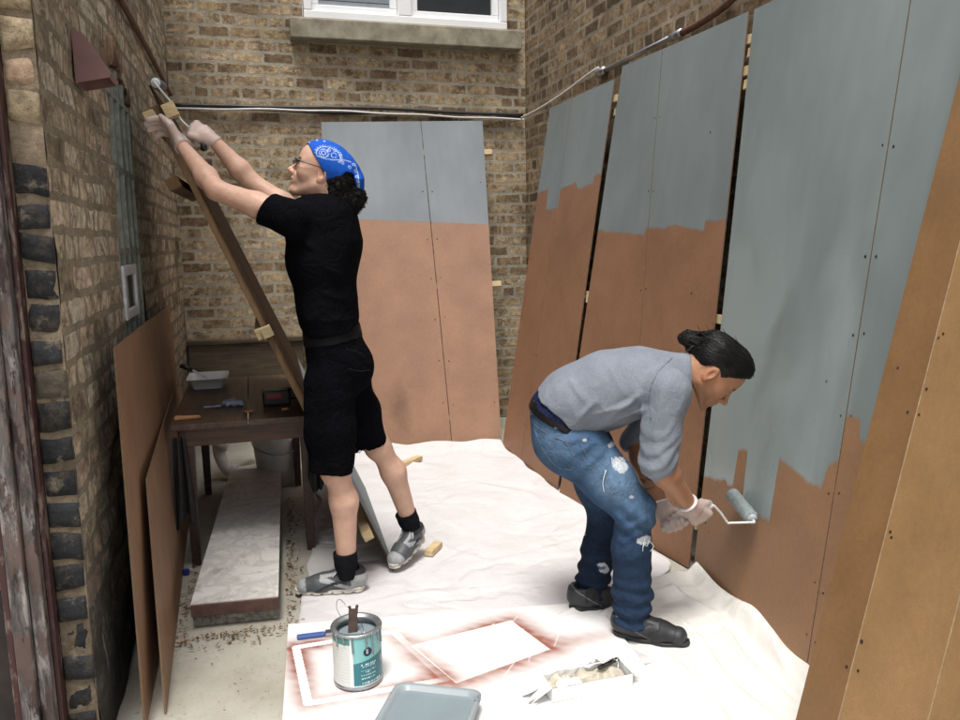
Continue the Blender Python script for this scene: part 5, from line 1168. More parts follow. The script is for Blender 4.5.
# T-shirt
TEE = fabric('black_cotton', (.0035, .0035, .0050), .95, .2, wr=.35)
T_ = field_for([nS, fS, P1(350, 340), P1(300, 190), nE, fE], .005, .16)
T_.chain([P1(321, 226), P1(322, 262), P1(328, 305), P1(334, 345)], [.130, .124, .109, .112], .06, (n1, 1.42))
T_.cap(P1(335, 216), P1(336, 240), .075, .10, .05, (n1, 1.5))
T_.cap(nS+A_(0, 0, -.006), fS+A_(0, 0, -.006), .056, .056, .05)
hemN, hemF = nS+(nE-nS)*.30, fS+(fE-fS)*.22
sl = T_.copy(); sl.a[:] = 1; sl.cap(nS, nS+(nE-nS)*.6, .064, .064, .02); sl.cut(hemN+A_(0, 0, 0), nrm(nrm(nE-nS)+Zv*.25)); T_.union(sl, .035)
sl.a[:] = 1; sl.cap(fS, fS+(fE-fS)*.8, .062, .062, .02); sl.cut(hemF, nrm(fE-fS)); T_.union(sl, .035)
sl.a[:] = 1; sl.cap(hemN-nrm(nE-nS)*.02, nE, .064, .06, 0); T_.a = np.maximum(T_.a, -sl.copy().a) if False else T_.a
hA, hB = P1(303, 338), P1(357, 326)
T_.cut((hA+hB)/2, nrm(np.cross(hB-hA, n1))*(1 if np.cross(hB-hA, n1)[2] < 0 else -1))
T_.cap(P1(325, 199), hd1.P(-.02, -.03), .066, .075, .012, None, 'sub')
wS = cloth_wr(41, 15, (1.0, .7, 1.0), .005, .5); wS2 = cloth_wr(43, 26, (.5, 1, 1.6), .0035)
def foldS(Q):
    low = sst(1.25, 1.10, Q[:, 2]); r_ = wS(Q)*(.55+.6*low)+wS2(Q)*low
    for p, q, h_ in (((350, 300), (300, 285), .010), ((352, 318), (312, 318), .008), ((348, 280), (310, 255), .008), ((300, 235), (330, 262), .009), ((292, 225), (320, 246), .007), ((300, 328), (330, 305), .007)):
        a_, b_ = P1(*p, -.1), P1(*q, -.16); ba = b_-a_; d_ = Q-a_; d_ = d_-n1*(d_@n1)[:, None]*.8; t_ = np.clip(d_@ba/(ba@ba), 0, 1); dist = np.linalg.norm(d_-t_[:, None]*ba, axis=1); r_ = r_+h_*np.exp(-(dist/.013)**2)*np.sin(pi*np.clip(t_, .06, .94))
    return r_
T_.disp(foldS)
shirt = emit(T_, 't_shirt', TEE, man1, relax=1)
# shorts and belt
SHORT = fabric('black_denim', (.0030, .0030, .0045), .95, .3, wr=.4)
def grid_like(T): o = T.copy(); o.a[:] = 1.; return o
S_ = field_for([nH, fH, nK, fK, P1(303, 338), P1(378, 360)], .005, .13)
S_.chain([P1(332, 332), P1(338, 366)], [.112, .120], .04, (n1, 1.35)); S_.ell(P1(352, 366, -.05), np.eye(3), (.085, .085, .10), .04); S_.ell(P1(352, 366, .06), np.eye(3), (.08, .085, .10), .04)
wd = S_.copy(); bandA, bandB = P1(303, 341), P1(360, 331); bn = nrm(np.cross(bandB-bandA, n1)); bn = bn if bn[2] > 0 else -bn
S_.cut((bandA+bandB)/2+bn*.002, bn)
lg = grid_like(S_); lg.chain([P1(330, 385, -.085), P1(330, 430, -.095), P1(333, 480, -.10)], [.100, .094, .085], .03); lg.cut(P1(332, 470, -.1), nrm(-Zv+f1*.12)); lgi = grid_like(S_); lgi.cap(P1(334, 462, -.10), P1(336, 490, -.1), .077, .077, 0); lg.a = np.maximum(lg.a, -lgi.a); S_.union(lg, .03)
lg = grid_like(S_); lg.chain([P1(346, 380, .08), P1(357, 410, .10), P1(371, 456, .135)], [.098, .090, .078], .03); kd = nrm(fK-fH); lg.cut(P1(367, 447, .13), kd); lgi = grid_like(S_); lgi.cap(P1(368, 440, .13), P1(374, 470, .14), .070, .07, 0); lg.a = np.maximum(lg.a, -lgi.a); S_.union(lg, .03)
wP = cloth_wr(51, 20, (.8, .8, 1.3), .0045, .5); S_.disp(lambda Q: wP(Q)*(.5+.8*sst(.95, .7, Q[:, 2])) + .004*np.exp(-((np.linalg.norm(Q-P1(340, 430, -.19), axis=1)-.05)/.02)**2))
sh_ = emit(S_, 'shorts', SHORT, man1, relax=1)
m = MB()
def near_surf(x, y, off): return P1(x, y, off)
m.tube(smoothpath([P1(346, 349, -.205), P1(358, 352, -.175), P1(366, 358, -.14)], 6), .002, 5); m.tube(smoothpath([P1(349, 369, -.21), P1(360, 371, -.185), P1(370, 370, -.14)], 6), .002, 5); m.obj('pocket_seam', fabric('black_seam', (.012, .012, .015), .9), sh_, smooth=True)
wd.disp(lambda Q: .0025+0*Q[:, 0]); wd.cut((bandA+bandB)/2+bn*.035, bn); wd.cut((bandA+bandB)/2-bn*.020, -bn)
emit(wd, 'belt', simple('black_leather', (.006, .006, .007), .6, bump=.2, spec=.12), man1)
# socks
SOCK = fabric('black_sock_knit', (.010, .010, .012), .9, wr=.2)
for K, A2, t0, t1 in ((nK, nA, .80, 1.02), (fK, fA, .80, 1.03)):
    d_ = nrm(A2-K); L_ = np.linalg.norm(A2-K); k_ = field_for([A2], .004, .2); k_.chain([K+d_*L_*(t0-.05), K+d_*L_*.9, A2+d_*.02], [.050, .042, .036], .02); k_.cut(K+d_*L_*t0, -d_); k_.cut(A2+d_*.025, d_); w_ = cloth_wr(61, 40, (.4, .4, 1.6), .0025); k_.disp(lambda Q: w_(Q)); emit(k_, 'sock', SOCK, man1)
# shoes
RUN = dict(c0=(.065, .072, .078), c1=(.30, .31, .315), c2=(.014, .015, .018), sole=simple('cream_rubber', (.52, .49, .43), .7, var=.25, scale=60), lace=simple('white_lace', (.66, .65, .63), .8), r=.5)
hz = lambda x, y, z=.012: hit(x, y, (0, 0, z), (0, 0, 1))
shoe(man1, hz(367, 589), hz(293, 592), Zv, RUN, high=.094)
fs_ = nrm(A_(-.66, -.70, -.20)); us_ = nrm(Zv-fs_*fs_[2]); LS = .26; an_ = fA+A_(.004, .01, 0)
hl = an_-us_*.088-fs_*.21*LS; tf = hl+fs_*LS; tf_z = tf[2]-.014; print('toe', tf, 'an', an_)
shoe(man1, hl, tf, us_, RUN, L_=LS, high=.090)
# hair, bandana, glasses
HAIR = Mat('black_curly_hair', (.006, .005, .005), .6); HAIR.b.inputs['Specular IOR Level'].default_value = .12; HAIR.bump(HAIR.noise(220, 4, .7), .7, .004); HAIR1 = HAIR.m
hr = Field(hd1.P(-.10, -.02)-.2, hd1.P(-.10, -.02)+.2, .0035)
hr.ell(hd1.P(-.060, .0), hd1.A, (.070, .062, .074), .02); hr.chain([hd1.P(-.085, -.01), hd1.P(-.120, -.06), hd1.P(-.140, -.088)], [.058, .050, .036], .03, (n1, 1.2)); hr.ell(hd1.P(-.155, -.045), hd1.A, (.032, .04, .05), .03)
hr.ell(hd1.P(-.075, -.055), hd1.A, (.048, .055, .072), .03); hr.ell(hd1.P(-.115, -.105), hd1.A, (.045, .035, .055), .03); hr.mask(lambda Q: (lambda L_: L_[:, 0]+.036+.12*np.maximum(0, -.03-L_[:, 1]))(hd1.loc(Q)))
w1_ = Wob(120, 5); w2_ = Wob(260, 6); w3_ = Wob(40, 7); hr.disp(lambda Q: .0045*np.abs(w1_(Q))+.0035*np.abs(w2_(Q))+.004*w3_(Q)-.004, .04); hv, hq = hr.mesh(); rn_ = np.random.default_rng(17); cm_ = MB(); pick_ = rn_.choice(len(hv), 420)
for p in hv[pick_]:
    o_ = nrm(p-hd1.P(-.07, -.02)); sd_ = nrm(np.cross(o_, rn_.normal(0, 1, 3))); s2d = np.cross(o_, sd_); rr_ = rn_.uniform(.004, .009); ph = rn_.uniform(0, 6.28)
    cm_.tube([p+(sd_*cos(a_)+o_*(sin(a_)*.8+.2))*rr_+s2d*(a_-ph)*.0018 for a_ in np.linspace(ph, ph+rn_.uniform(4, 8), 12)], .0011, 4)
emit((np.concatenate([hv, np.array(cm_.V)]), [list(q) for q in hq]+[[len(hv)+i for i in f] for f in cm_.F]), 'hair', HAIR1, man1)
bd = Field(hd1.c-.22, hd1.c+.22, .003)
bd.ell(hd1.P(-.016, .034), hd1.A, (.1075, .0935, .0835), .02); bd.ell(hd1.P(.018, .045), hd1.A, (.074, .072, .070), .03); bd.ell(hd1.P(-.075, .030), hd1.A, (.055, .055, .07), .03)
ef = np.array([-.16, -.125, -.094, -.070, -.046, -.020, .002, .030, .056, .075, .13]); eu = np.array([.040, .042, .033, -.005, -.030, -.006, .023, .050, .072, .084, .092])
bd.mask(lambda Q: (lambda L_: (np.interp(L_[:, 0], ef, eu)-L_[:, 1])*.7)(hd1.loc(Q)))
bd.chain([hd1.P(-.115, .055), hd1.P(-.142, .022), hd1.P(-.163, -.030)], [.020, .020, .012], .02, (n1, 2.0)); bd.cap(hd1.P(-.125, .035), hd1.P(-.15, .005), .020, .022, .02, (n1, 1.2))
w1_ = Wob(30, 15, stretch=(.5, 1, 1)); w2_ = Wob(70, 16); bd.disp(lambda Q: .0022*w1_(Q)+.001*w2_(Q)+.004*sst(-.05, -.12, hd1.loc(Q)[:, 0])*w1_(Q*1.6))
BM = Mat('blue_bandana_cotton', rough=.8, spec=.2); BM.base(BM.mix(1, BM.attr('col'), BM.ramp(BM.noise(60, 4), [(.3, .85), (.7, 1.1)]), 'MULTIPLY')); BM.bump(BM.noise(600, 2), .2, .0008)
def colbd(V):
    L_ = hd1.loc(V); f_, u_ = L_[:, 0], L_[:, 1]; C = np.repeat(np.array((.008, .085, .46))[None], len(V), 0); wt = np.zeros(len(V))
    if True:
        def seg(x0, y0, x1, y1, r_):
            d_ = np.array((x1-x0, y1-y0)); t_ = np.clip(((f_-x0)*d_[0]+(u_-y0)*d_[1])/(d_@d_), 0, 1); return np.hypot(f_-x0-t_*d_[0], u_-y0-t_*d_[1]) < r_
        def pl(pts, r_=.0014):
            k = np.zeros(len(V), bool)
            for p, q in zip(pts[:-1], pts[1:]): k |= seg(*p, *q, r_)
            return k
        for x, y in ((.070, .108), (.048, .110), (.073, .094), (.02, .116), (.03, .074)): wt = np.maximum(wt, np.hypot(f_-x, u_-y) < .0032)
        ring_ = lambda x, y, a_, b_, w_: np.abs(np.sqrt(((f_-x)/a_)**2+((u_-y)/b_)**2)-1) < w_/min(a_, b_)
        wt = np.maximum(wt, ring_(.004, .070, .017, .015, .0013)); wt = np.maximum(wt, ring_(.006, .070, .008, .0065, .0012)); wt = np.maximum(wt, ring_(-.033, .075, .010, .009, .0012)); wt = np.maximum(wt, ring_(.002, .070, .012, .010, .0009)*(np.sin(np.arctan2(u_-.07, f_)*9) > 0))
        wt = np.maximum(wt, ring_(-.014, .068, .046, .030, .0014)*(u_ > .056)); wt = np.maximum(wt, pl([(.026, .052), (-.01, .052), (-.04, .060), (-.07, .072), (-.098, .075)], .0015)); wt = np.maximum(wt, ring_(-.014, .068, .052, .036, .0010)*(u_ > .06)*(np.sin(np.arctan2(u_-.068, f_+.014)*28) > 0))
        for x, y in ((-.01, .088), (-.03, .094), (-.055, .083), (-.07, .06), (-.10, .055), (-.11, .07), (-.125, .05), (-.135, .03), (-.15, .0), (-.145, .015), (-.157, -.015)): wt = np.maximum(wt, ring_(x, y, .0048, .0042, .0012))
        wt = np.maximum(wt, pl([(-.118, .07), (-.14, .035), (-.158, -.01)], .0013))
    C = C*(1-.8*wt[:, None])+np.array((.55, .65, .80))*.8*wt[:, None]; return C
emit(bd, 'bandana', BM.m, man1, colbd)
m = MB()
for g in (-1, 1):
    pts = [hd1.P(.104-.018*abs(math.cos(a_))*(1 if math.cos(a_)*g > 0 else .3), .003+.017*sin(a_)*(1 if sin(a_) > 0 else 1.05), g*.034+.026*cos(a_)) for a_ in np.linspace(0, 2*pi, 17)[:-1]]
    m.tube(pts, [.0026 if sin(a_) > .2 else .0013 for a_ in np.linspace(0, 2*pi, 17)[:-1]], 6, close=True)
    m.tube(smoothpath([hd1.P(.090, .012, g*.061), hd1.P(.075, .014, g*.072), hd1.P(.03, .016, g*.080), hd1.P(-.004, .014, g*.084), hd1.P(-.02, -.004, g*.083)], 5), .0026, 6)
m.tube([hd1.P(.108, .008, -.01), hd1.P(.112, .010, 0), hd1.P(.108, .008, .01)], .0022, 6)
m.obj('glasses', simple('black_glasses_frame', (.010, .009, .009), .25), man1, smooth=True)
# the little roller he holds
rE = hit(155.5, 83, L_edge(.99)+A_(.0, -.02, 0), (0, 1, 0)); axr = nrm(A_(.10, .99, .05)); t = thing('paint_roller', fist_c, 'small paint roller held up against the top of the propped board', 'paint roller')
m = MB(); _, s1_, s2_ = basis(axr, (0, 0, 1)); m.lathe(rE, [(.0001, .004), (.018, .0), (.0225, .004), (.0225, .108), (.018, .112), (.0001, .11)], 24, 0, [s1_, s2_, axr]); m.obj('roller_sleeve', simple('grey_roller_nap', (.13, .14, .145), .8, var=.3, bump=.8, bscale=240), t, smooth=True)
m = MB(); m.lathe(rE-axr*.003, [(.0001, -.002), (.012, -.003), (.0185, .000), (.0185, .004), (.0001, .004)], 24, 0, [s1_, s2_, axr]); m.obj('end_cap', simple('white_roller_cap', (.60, .63, .66), .35), t, smooth=True)
grip = P1(199, 137, .185)
m = MB(); m.tube(smoothpath([rE-axr*.003, rE-axr*.022, rE-axr*.024+(P1(172, 103, .19)-rE)*.4, P1(173, 105, .19), P1(182, 121, .187), grip+ax_*.03], 8), .0042, 10); m.obj('wire_frame', simple('white_coated_wire', (.60, .61, .62), .3), t, smooth=True)
m = MB(); m.tube([grip+ax_*.045, grip+ax_*.02, grip-ax_*.03, P1(203, 148, .165)-ax_*.005], [.009, .0125, .0125, .014], 14); m.obj('handle', BLACKP, t, smooth=True)
for nm, A3, B3, C3 in (('near', nS, nE, nW), ('far', fS, fE, fW)): print('arm1', nm, np.linalg.norm(A3-B3), np.linalg.norm(B3-C3))
for nm, A3, B3, C3 in (('near', nH, nK, nA), ('far', fH, fK, fA)): print('leg1', nm, np.linalg.norm(A3-B3), np.linalg.norm(B3-C3), C3)
# ------------------------------------------------------------------ the stooping man in grey
b2 = A_(1.24, 2.52, 0); f2 = nrm((.9, -.436, 0)); n2 = nrm((.436, .9, 0))
def P2(x, y, off=0.): return hit(x, y, b2+n2*off, n2)
def surf(Fd, x, y, lift=.001):       # where the line of sight meets a garment's surface
    d = nrm(ray(x, y)); t_ = np.arange(1.2, 4.5, Fd.h*.5); P = CPOS+t_[:, None]*d; ii = np.round((P-Fd.lo)/Fd.h).astype(int); ok = ((ii >= 0) & (ii < Fd.n)).all(1)
    v = np.ones(len(t_)); v[ok] = Fd.a[tuple(ii[ok].T)]; k = np.argmax(v < 0); return P[k]-d*lift if (v < 0).any() else None
def stitched(Fd, pts, n=8, lift=.002):
    P = [p for p in (surf(Fd, x, y, lift) for x, y in smoothpath([(a, b, 0) for a, b in pts], n) ) if p is not None] if False else [p for p in (surf(Fd, q[0], q[1], lift) for q in smoothpath([(a, b, 0) for a, b in pts], n)) if p is not None]
    return P
man2 = thing('person', (1.24, 2.52, 0), 'stooping man in grey sweater and ripped jeans with a hair bun, rolling paint', 'person')
SK2 = (.36, .185, .105); skin2 = skin_mat('tan_skin', SK2, None)
nS, nE, nW = P2(669, 390, -.165), P2(657, 461, -.19), P2(688, 504, -.045)
fS, fE, fW = P2(668, 382, .16), P2(636, 440, .20), P2(660, 506, .075)
nH, nK, nA = P2(578, 446, -.09), P2(636, 512, -.115), P2(632, 612, -.11)
fH, fK, fA = P2(585, 446, .09), P2(606, 516, .13), P2(590, 588, .115)
d54 = radians(54); hd2 = Head(P2(711, 374, -.076), f2*cos(d54)-Zv*sin(d54), f2*sin(d54)+Zv*cos(d54), -n2)
neck2 = [hd2.P(-.030, -.040), P2(690, 372), P2(668, 379)]
F_ = field_for([nE, nW, fW, nA, fA, hd2.P(0, .1), P2(540, 400, .2), P2(560, 400, -.2)], .005, .13)
F_.chain([P2(566, 425), P2(575, 410), P2(612, 390), P2(655, 380)], [.085, .09, .098, .088], .05, (n2, 1.4))
F_.cap(nS, fS, .045, .045, .05); F_.chain(neck2[1:], [.054, .06], .04)
arm(F_, nS, nE, nW, (.052, .042, .047, .036, .029)); arm(F_, fS, fE, fW, (.052, .042, .047, .036, .029))
leg(F_, nH, nK, nA, -f2, (.075, .050, .047, .034)); leg(F_, fH, fK, fA, -f2, (.065, .036, .040, .034))
nkd = nrm(neck2[1]-neck2[2]); F_.mask(lambda Q: np.where(np.linalg.norm(Q-neck2[1], axis=1) < .17, (Q-neck2[1])@nkd, -1))
hH = Field(hd2.c-.21, hd2.c+.21, .003); hd2.skull(hH, neck2); hH.cut(neck2[1]-nkd*.006, -nkd)
def fist(F_, W_, d, axis, want, curls, size, thumb, grow=0.):
    d_, s_, n_ = basis(d, axis); sg_ = 1 if n_@want > 0 else -1; hand(F_, W_, d, axis, curls, size, thumb=thumb, palmsgn=sg_, grow=grow); return W_+d_*.079*size+n_*sg_*.030*size
hx = nrm(P2(713, 510, .075)-P2(664, 514, .05))
HF = field_for([nW, fW, P2(715, 520, .1), P2(660, 520, 0)], .0025, .12)
h_in = (nW+nrm(nW-nE)*.008, nrm(P2(702, 518, -.01)-nW), hx, n2, [1.15, 1.35, .9], .96, (.5, .9, .9)); g1 = fist(HF, *h_in)
h_if = (fW+nrm(fW-fE)*.008, nrm(P2(670, 520, .05)-fW), hx, -n2, [1.15, 1.35, .9], .94, (.4, .9, .9)); g2 = fist(HF, *h_if)
parts = [F_.mesh(), hH.mesh(), HF.mesh()]
V = np.concatenate([p[0] for p in parts]); o1_ = len(parts[0][0]); o2_ = o1_+len(parts[1][0]); Q = np.concatenate([parts[0][1], parts[1][1]+o1_, parts[2][1]+o2_])
tat = P2(655, 489, .12)
def colb2(V):
    C = head_colour(V, hd2, SK2, (.27, .10, .075), (.016, .011, .009), .30, (.10, .06, .04))
    w_ = (np.linalg.norm(V-(fE+(fW-fE)*.62), axis=1) < .05)*(np.sin(V[:, 0]*210+2*np.sin(V[:, 2]*130))+np.sin(V[:, 2]*170+1.5*np.sin(V[:, 0]*90)) > .55)*.72; C = C*(1-w_[:, None])+np.array((.045, .04, .04))*w_[:, None]; return C
emit((V, Q), 'body', skin2, man2, colb2, relax=2)
for a_, e in ((h_in, nE), (h_if, fE)):
    G_ = field_for([a_[0], a_[0]+a_[1]*.14], .003, .10); fist(G_, *a_, grow=.003); e_ = nrm(e-a_[0]); G_.cap(a_[0]+a_[1]*.02, a_[0]+e_*.028, .034, .036, .01); w_ = Wob(70, 9); G_.disp(lambda Q: .0018*w_(Q)); cf = G_.copy(); G_.cut(a_[0]+e_*.022, e_); gl = emit(G_, 'glove', GLOVE, man2)
    cf.disp(lambda Q: .002+0*Q[:, 0]); cf.cut(a_[0]+e_*.024, e_); cf.cut(a_[0]+e_*.017, -e_); emit(cf, 'cuff', simple('rolled_glove_cuff', (.66, .62, .60), .4), gl)
# ---- sweater
KNIT = fabric('heather_grey_knit', (.185, .205, .24), .95, .10, heather=.22, weave=420, wr=.5, sheen=.05, crum=.10)
T_ = field_for([nS, fS, nE, fE, P2(535, 400), P2(700, 350)], .004, .15)
T_.chain([P2(560, 414), P2(575, 402), P2(609, 388), P2(640, 381), P2(658, 381)], [.114, .121, .125, .113, .098], .05, (n2, 1.36))
T_.cap(nS-A_(0, 0, .004), fS, .062, .062, .05); T_.cap(P2(655, 378), P2(684, 371), .085, .066, .03)
hA, hB = P2(536, 387), P2(598, 437); hn = nrm(np.cross(hB-hA, n2)); hn = hn if hn@(P2(560, 440)-P2(600, 390)) > 0 else -hn
T_.cut((hA+hB)/2, hn)
sl = grid_like(T_); sl.chain([nS, nS+(nE-nS)*.55, nE], [.070, .062, .055], .02); ne_ = nrm(nW-nE); sl.cap(nE, nE+ne_*.06, .054, .047, .03); sl.cut(nE+ne_*.040, ne_); T_.union(sl, .03)
sl = grid_like(T_); sl.chain([fS, fS+(fE-fS)*.5, fE], [.068, .060, .054], .02); fe_ = nrm(fW-fE); sl.cap(fE, fE+fe_*.05, .053, .048, .03); sl.cut(fE+fe_*.025, fe_); T_.union(sl, .03)
T_.cap(P2(692, 371), hd2.P(-.02, -.04), .060, .07, .01, None, 'sub'); cn = nrm(P2(700, 375)-P2(672, 379)); T_.mask(lambda Q: np.where(np.linalg.norm(Q-neck2[1], axis=1) < .11, (Q-P2(692, 373))@cn, -1))
wS = cloth_wr(141, 17, (1, 1, .9), .0055, .65); wS2 = cloth_wr(143, 36, (1, 1, .7), .0038, .7); slv = nrm(nE-nS)
def seg_fold(Q, p, q, h_, wdt=.011, o=(-.15, -.15), P=P2, nn=n2):
    a_, b_ = P(*p, o[0]), P(*q, o[1]); ba = b_-a_; d_ = Q-a_; d_ = d_-nn*(d_@nn)[:, None]*.85; t_ = np.clip(d_@ba/(ba@ba), 0, 1); dist = np.linalg.norm(d_-t_[:, None]*ba, axis=1); return h_*np.exp(-(dist/wdt)**2)*np.sin(pi*np.clip(t_, .05, .95))
def foldS2(Q):
    belly = sst(.98, .84, Q[:, 2]); r_ = wS(Q)*(.5+.7*belly)+wS2(Q)*(.25+.75*belly)
    e = (Q-nE)@ne_; dl = np.linalg.norm(Q-nE, axis=1); r_ += .0045*np.sin(e*170+1.3*wS(Q)*200)*np.exp(-(dl/.10)**2)
    for p, q, h_ in (((600, 425), (650, 385), .010), ((588, 415), (640, 400), .008), ((612, 422), (655, 402), .010), ((575, 420), (600, 395), .007), ((655, 410), (672, 372), .008), ((640, 412), (652, 375), .007), ((565, 375), (590, 405), .006), ((605, 360), (625, 395), .005), ((652, 440), (672, 420), .006), ((650, 455), (672, 446), .006)): r_ += seg_fold(Q, p, q, h_)
    r_ -= seg_fold(Q, (653, 425), (656, 365), .006, .006); return r_
T_.disp(foldS2); sweater = emit(T_, 'sweater', KNIT, man2, relax=1)
m = MB(); Ps = stitched(T_, [(651, 420), (649, 400), (652, 384), (660, 370), (672, 358)]); m.tube(Ps, .0016, 5); m.obj('sleeve_seam', fabric('knit_seam', (.15, .17, .20), .9), sweater, smooth=True)
# ---- jeans, belt, undershirt
S_ = field_for([nH, fH, nA, fA, P2(525, 400, -.2), P2(525, 400, .2)], .005, .12)
S_.chain([P2(561, 415), P2(570, 436), P2(576, 448)], [.114, .118, .110], .04, (n2, 1.32)); S_.ell(P2(560, 440, -.06), np.eye(3), (.088, .088, .10), .04); S_.ell(P2(562, 440, .06), np.eye(3), (.085, .085, .095), .04)
tor = S_.copy()
wA, wB = P2(528, 396), P2(602, 429); wn_ = nrm(np.cross(wB-wA, n2)); wn_ = wn_ if wn_[2] > 0 else -wn_
S_.cut((wA+wB)/2, wn_)
lg = grid_like(S_); lg.chain([P2(580, 448, -.085), P2(610, 482, -.105), P2(635, 512, -.115), P2(632, 548, -.115), P2(632, 590, -.11), P2(632, 632, -.11)], [.108, .088, .069, .066, .065, .070], .025); lg.cut(P2(632, 620, -.11), nrm(-Zv+f2*-.1)); S_.union(lg, .03)
lg = grid_like(S_); lg.chain([P2(586, 448, .085), P2(600, 485, .11), P2(607, 516, .13), P2(598, 550, .125), P2(590, 600, .115)], [.105, .088, .068, .062, .064], .025); lg.cut(P2(590, 594, .115), -Zv); S_.union(lg, .03)
wP = cloth_wr(151, 22, (.8, .8, 1.2), .0042, .5); wP2 = cloth_wr(153, 40, (.5, .5, 1.5), .003)
def foldJ(Q):
    ank = sst(.34, .10, Q[:, 2]); r_ = wP(Q)*(.6+.5*ank)+wP2(Q)*(.3+1.0*ank)
    r_ += .0055*ank*np.sin(Q[:, 2]*115+3*wP(Q)*150)
    kd_ = np.linalg.norm(Q-nK, axis=1); r_ += .005*np.exp(-((kd_-.06)/.05)**2)*np.sin((Q-nK)@nrm(Zv+f2*.8)*110)
    for p, q, h_ in (((600, 437), (570, 455), .010), ((606, 446), (578, 470), .010), ((596, 434), (560, 440), .007), ((612, 456), (590, 486), .007), ((616, 530), (650, 514), .010), ((614, 542), (648, 528), .009), ((616, 520), (640, 500), .007), ((614, 560), (645, 552), .006)): r_ += seg_fold(Q, p, q, h_)
    return r_
S_.disp(foldJ)
rips = [(surf(S_, 619, 464), .036, .028), (surf(S_, 647, 541), .034, .014), (surf(S_, 585, 440), .012, .006), (surf(S_, 612, 444), .014, .006), (surf(S_, 622, 456), .016, .012), (surf(S_, 632, 497), .016, .005), (surf(S_, 604, 570), .02, .02)]
jw = Wob(90, 31); jw2 = Wob(18, 32); 
def colj(V):
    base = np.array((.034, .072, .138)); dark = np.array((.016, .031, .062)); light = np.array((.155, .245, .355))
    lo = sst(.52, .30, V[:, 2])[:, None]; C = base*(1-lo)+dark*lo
    ax_t = (V-nH); tn = nrm(nK-nH); s__ = np.clip(ax_t@tn/np.linalg.norm(nK-nH), 0, 1); rad = ax_t-(ax_t@tn)[:, None]*tn; fr = np.exp(-((s__-.55)/.32)**2)*sst(-.15, .75, (rad@nrm(nrm(np.cross(tn, n2))*(1 if np.cross(tn, n2)[2] > 0 else -1)-n2*.8))/(np.linalg.norm(rad, axis=1)+1e-6))
    seat = np.exp(-(np.linalg.norm(V-P2(556, 440, -.14), axis=1)/.09)**2)*.55; kn = np.exp(-(np.linalg.norm(V-P2(645, 512, -.14), axis=1)/.055)**2)*.55
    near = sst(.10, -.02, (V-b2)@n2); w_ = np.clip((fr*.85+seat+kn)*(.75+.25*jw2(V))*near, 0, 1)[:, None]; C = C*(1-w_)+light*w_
    C = C*(.55+.45*near[:, None])  # far leg darker: deeper denim plus its shade, both put into the colour
    for p, a_, b_ in rips:
        q = V-p; d_ = np.sqrt((q[:, 2]/b_)**2+((q@f2)/a_)**2+((q@n2)/.06)**2); k = np.clip(1.25-d_+.45*jw(V), 0, 1)
        k = (k > .32)*.9; st_ = (jw(V*np.array((.7, .7, 2.6))+3) > -.45)[:, None]; cc = np.where(st_, np.array((.52, .55, .58)), np.array((.10, .14, .20))); C = C*(1-k[:, None])+cc*k[:, None]
    return C
JM = Mat('washed_denim', rough=.9, spec=.15); JM.base(JM.mix(1, JM.mix(1, JM.attr('col'), JM.ramp(JM.noise(22, 6, .65), [(.3, .72), (.7, 1.22)]), 'MULTIPLY'), JM.ramp(JM.noise(480, 2, stretch=(1, 1, .3)), [(.3, .82), (.7, 1.18)]), 'MULTIPLY')); crease(JM, 9, .22, .010); crease(JM, 21, .2, .005); JM.bump(JM.noise(60, 5, .65), .4, .004); JM.bump(JM.noise(600, 2), .25, .0008)
jeans = emit(S_, 'jeans', JM.m, man2, colj, relax=1)
m = MB()
for pts in ([(533, 424), (548, 434), (566, 442)], [(533, 424), (541, 446), (556, 466), (572, 470)], [(566, 442), (574, 458), (572, 470)], [(578, 436), (590, 462), (607, 484), (622, 500)]):
    Ps = stitched(S_, pts, 8, .0015); m.tube(Ps, .0013, 5)
m.obj('stitching', simple('pale_stitch_thread', (.11, .145, .19), .8), jeans, smooth=True)
tr_ = np.random.default_rng(9); THR = simple('white_thread', (.62, .65, .68), .8)
for k in range(14):
    if k < 9: x, y = tr_.uniform(611, 627), tr_.uniform(456, 468)
    else: x, y = tr_.uniform(642, 652), tr_.uniform(538, 544)
    p = surf(S_, x, y, .004)
    if p is None: continue
    ln = tr_.uniform(.012, .05); m = MB(); m.tube(smoothpath([p, p+A_(tr_.normal(0, .006), 0, -ln*.5)-n2*.008, p+A_(tr_.normal(0, .008), 0, -ln)-n2*.005], 4), .0013, 5); m.obj('loose_thread', THR, jeans, smooth=True)
Ps = stitched(S_, [(606, 470), (603, 482), (604, 492)], 6, .006); m = MB(); m.tube(Ps, .0016, 5); m.obj('loose_thread', THR, jeans, smooth=True)
bt = tor.copy(); bt.disp(lambda Q: .008+0*Q[:, 0]); bt.cut((wA+wB)/2+wn_*.012, wn_); bt.cut((wA+wB)/2-wn_*.030, -wn_); emit(bt, 'belt', simple('worn_black_leather', (.009, .008, .008), .5, bump=.2, spec=.15), man2)
LOOPM = simple('loop_denim', (.06, .10, .17), .9)
for x, y in ((534, 406), (558, 420), (584, 430)):
    p, q = surf(bt, x+2, y-5, .004), surf(bt, x-2, y+9, .004)
    if p is not None and q is None: q = surf(S_, x-2, y+9, .004)
    if p is not None and q is not None: m = MB(); m.bar(p, q, .013, .004, -n2); m.obj('belt_loop', LOOPM, jeans)
us = tor.copy(); us.chain([P2(561, 415), P2(575, 402), P2(600, 392)], [.108, .106, .10], .04, (n2, 1.30)); us.disp(lambda Q: .001+.002*wP(Q)/.004); us.cut((wA+wB)/2-wn_*.01, -wn_); us.cut((hA+hB)/2-hn*.035, -hn); emit(us, 'undershirt', fabric('navy_cotton', (.010, .014, .045), .85, wr=.3), man2, relax=1)
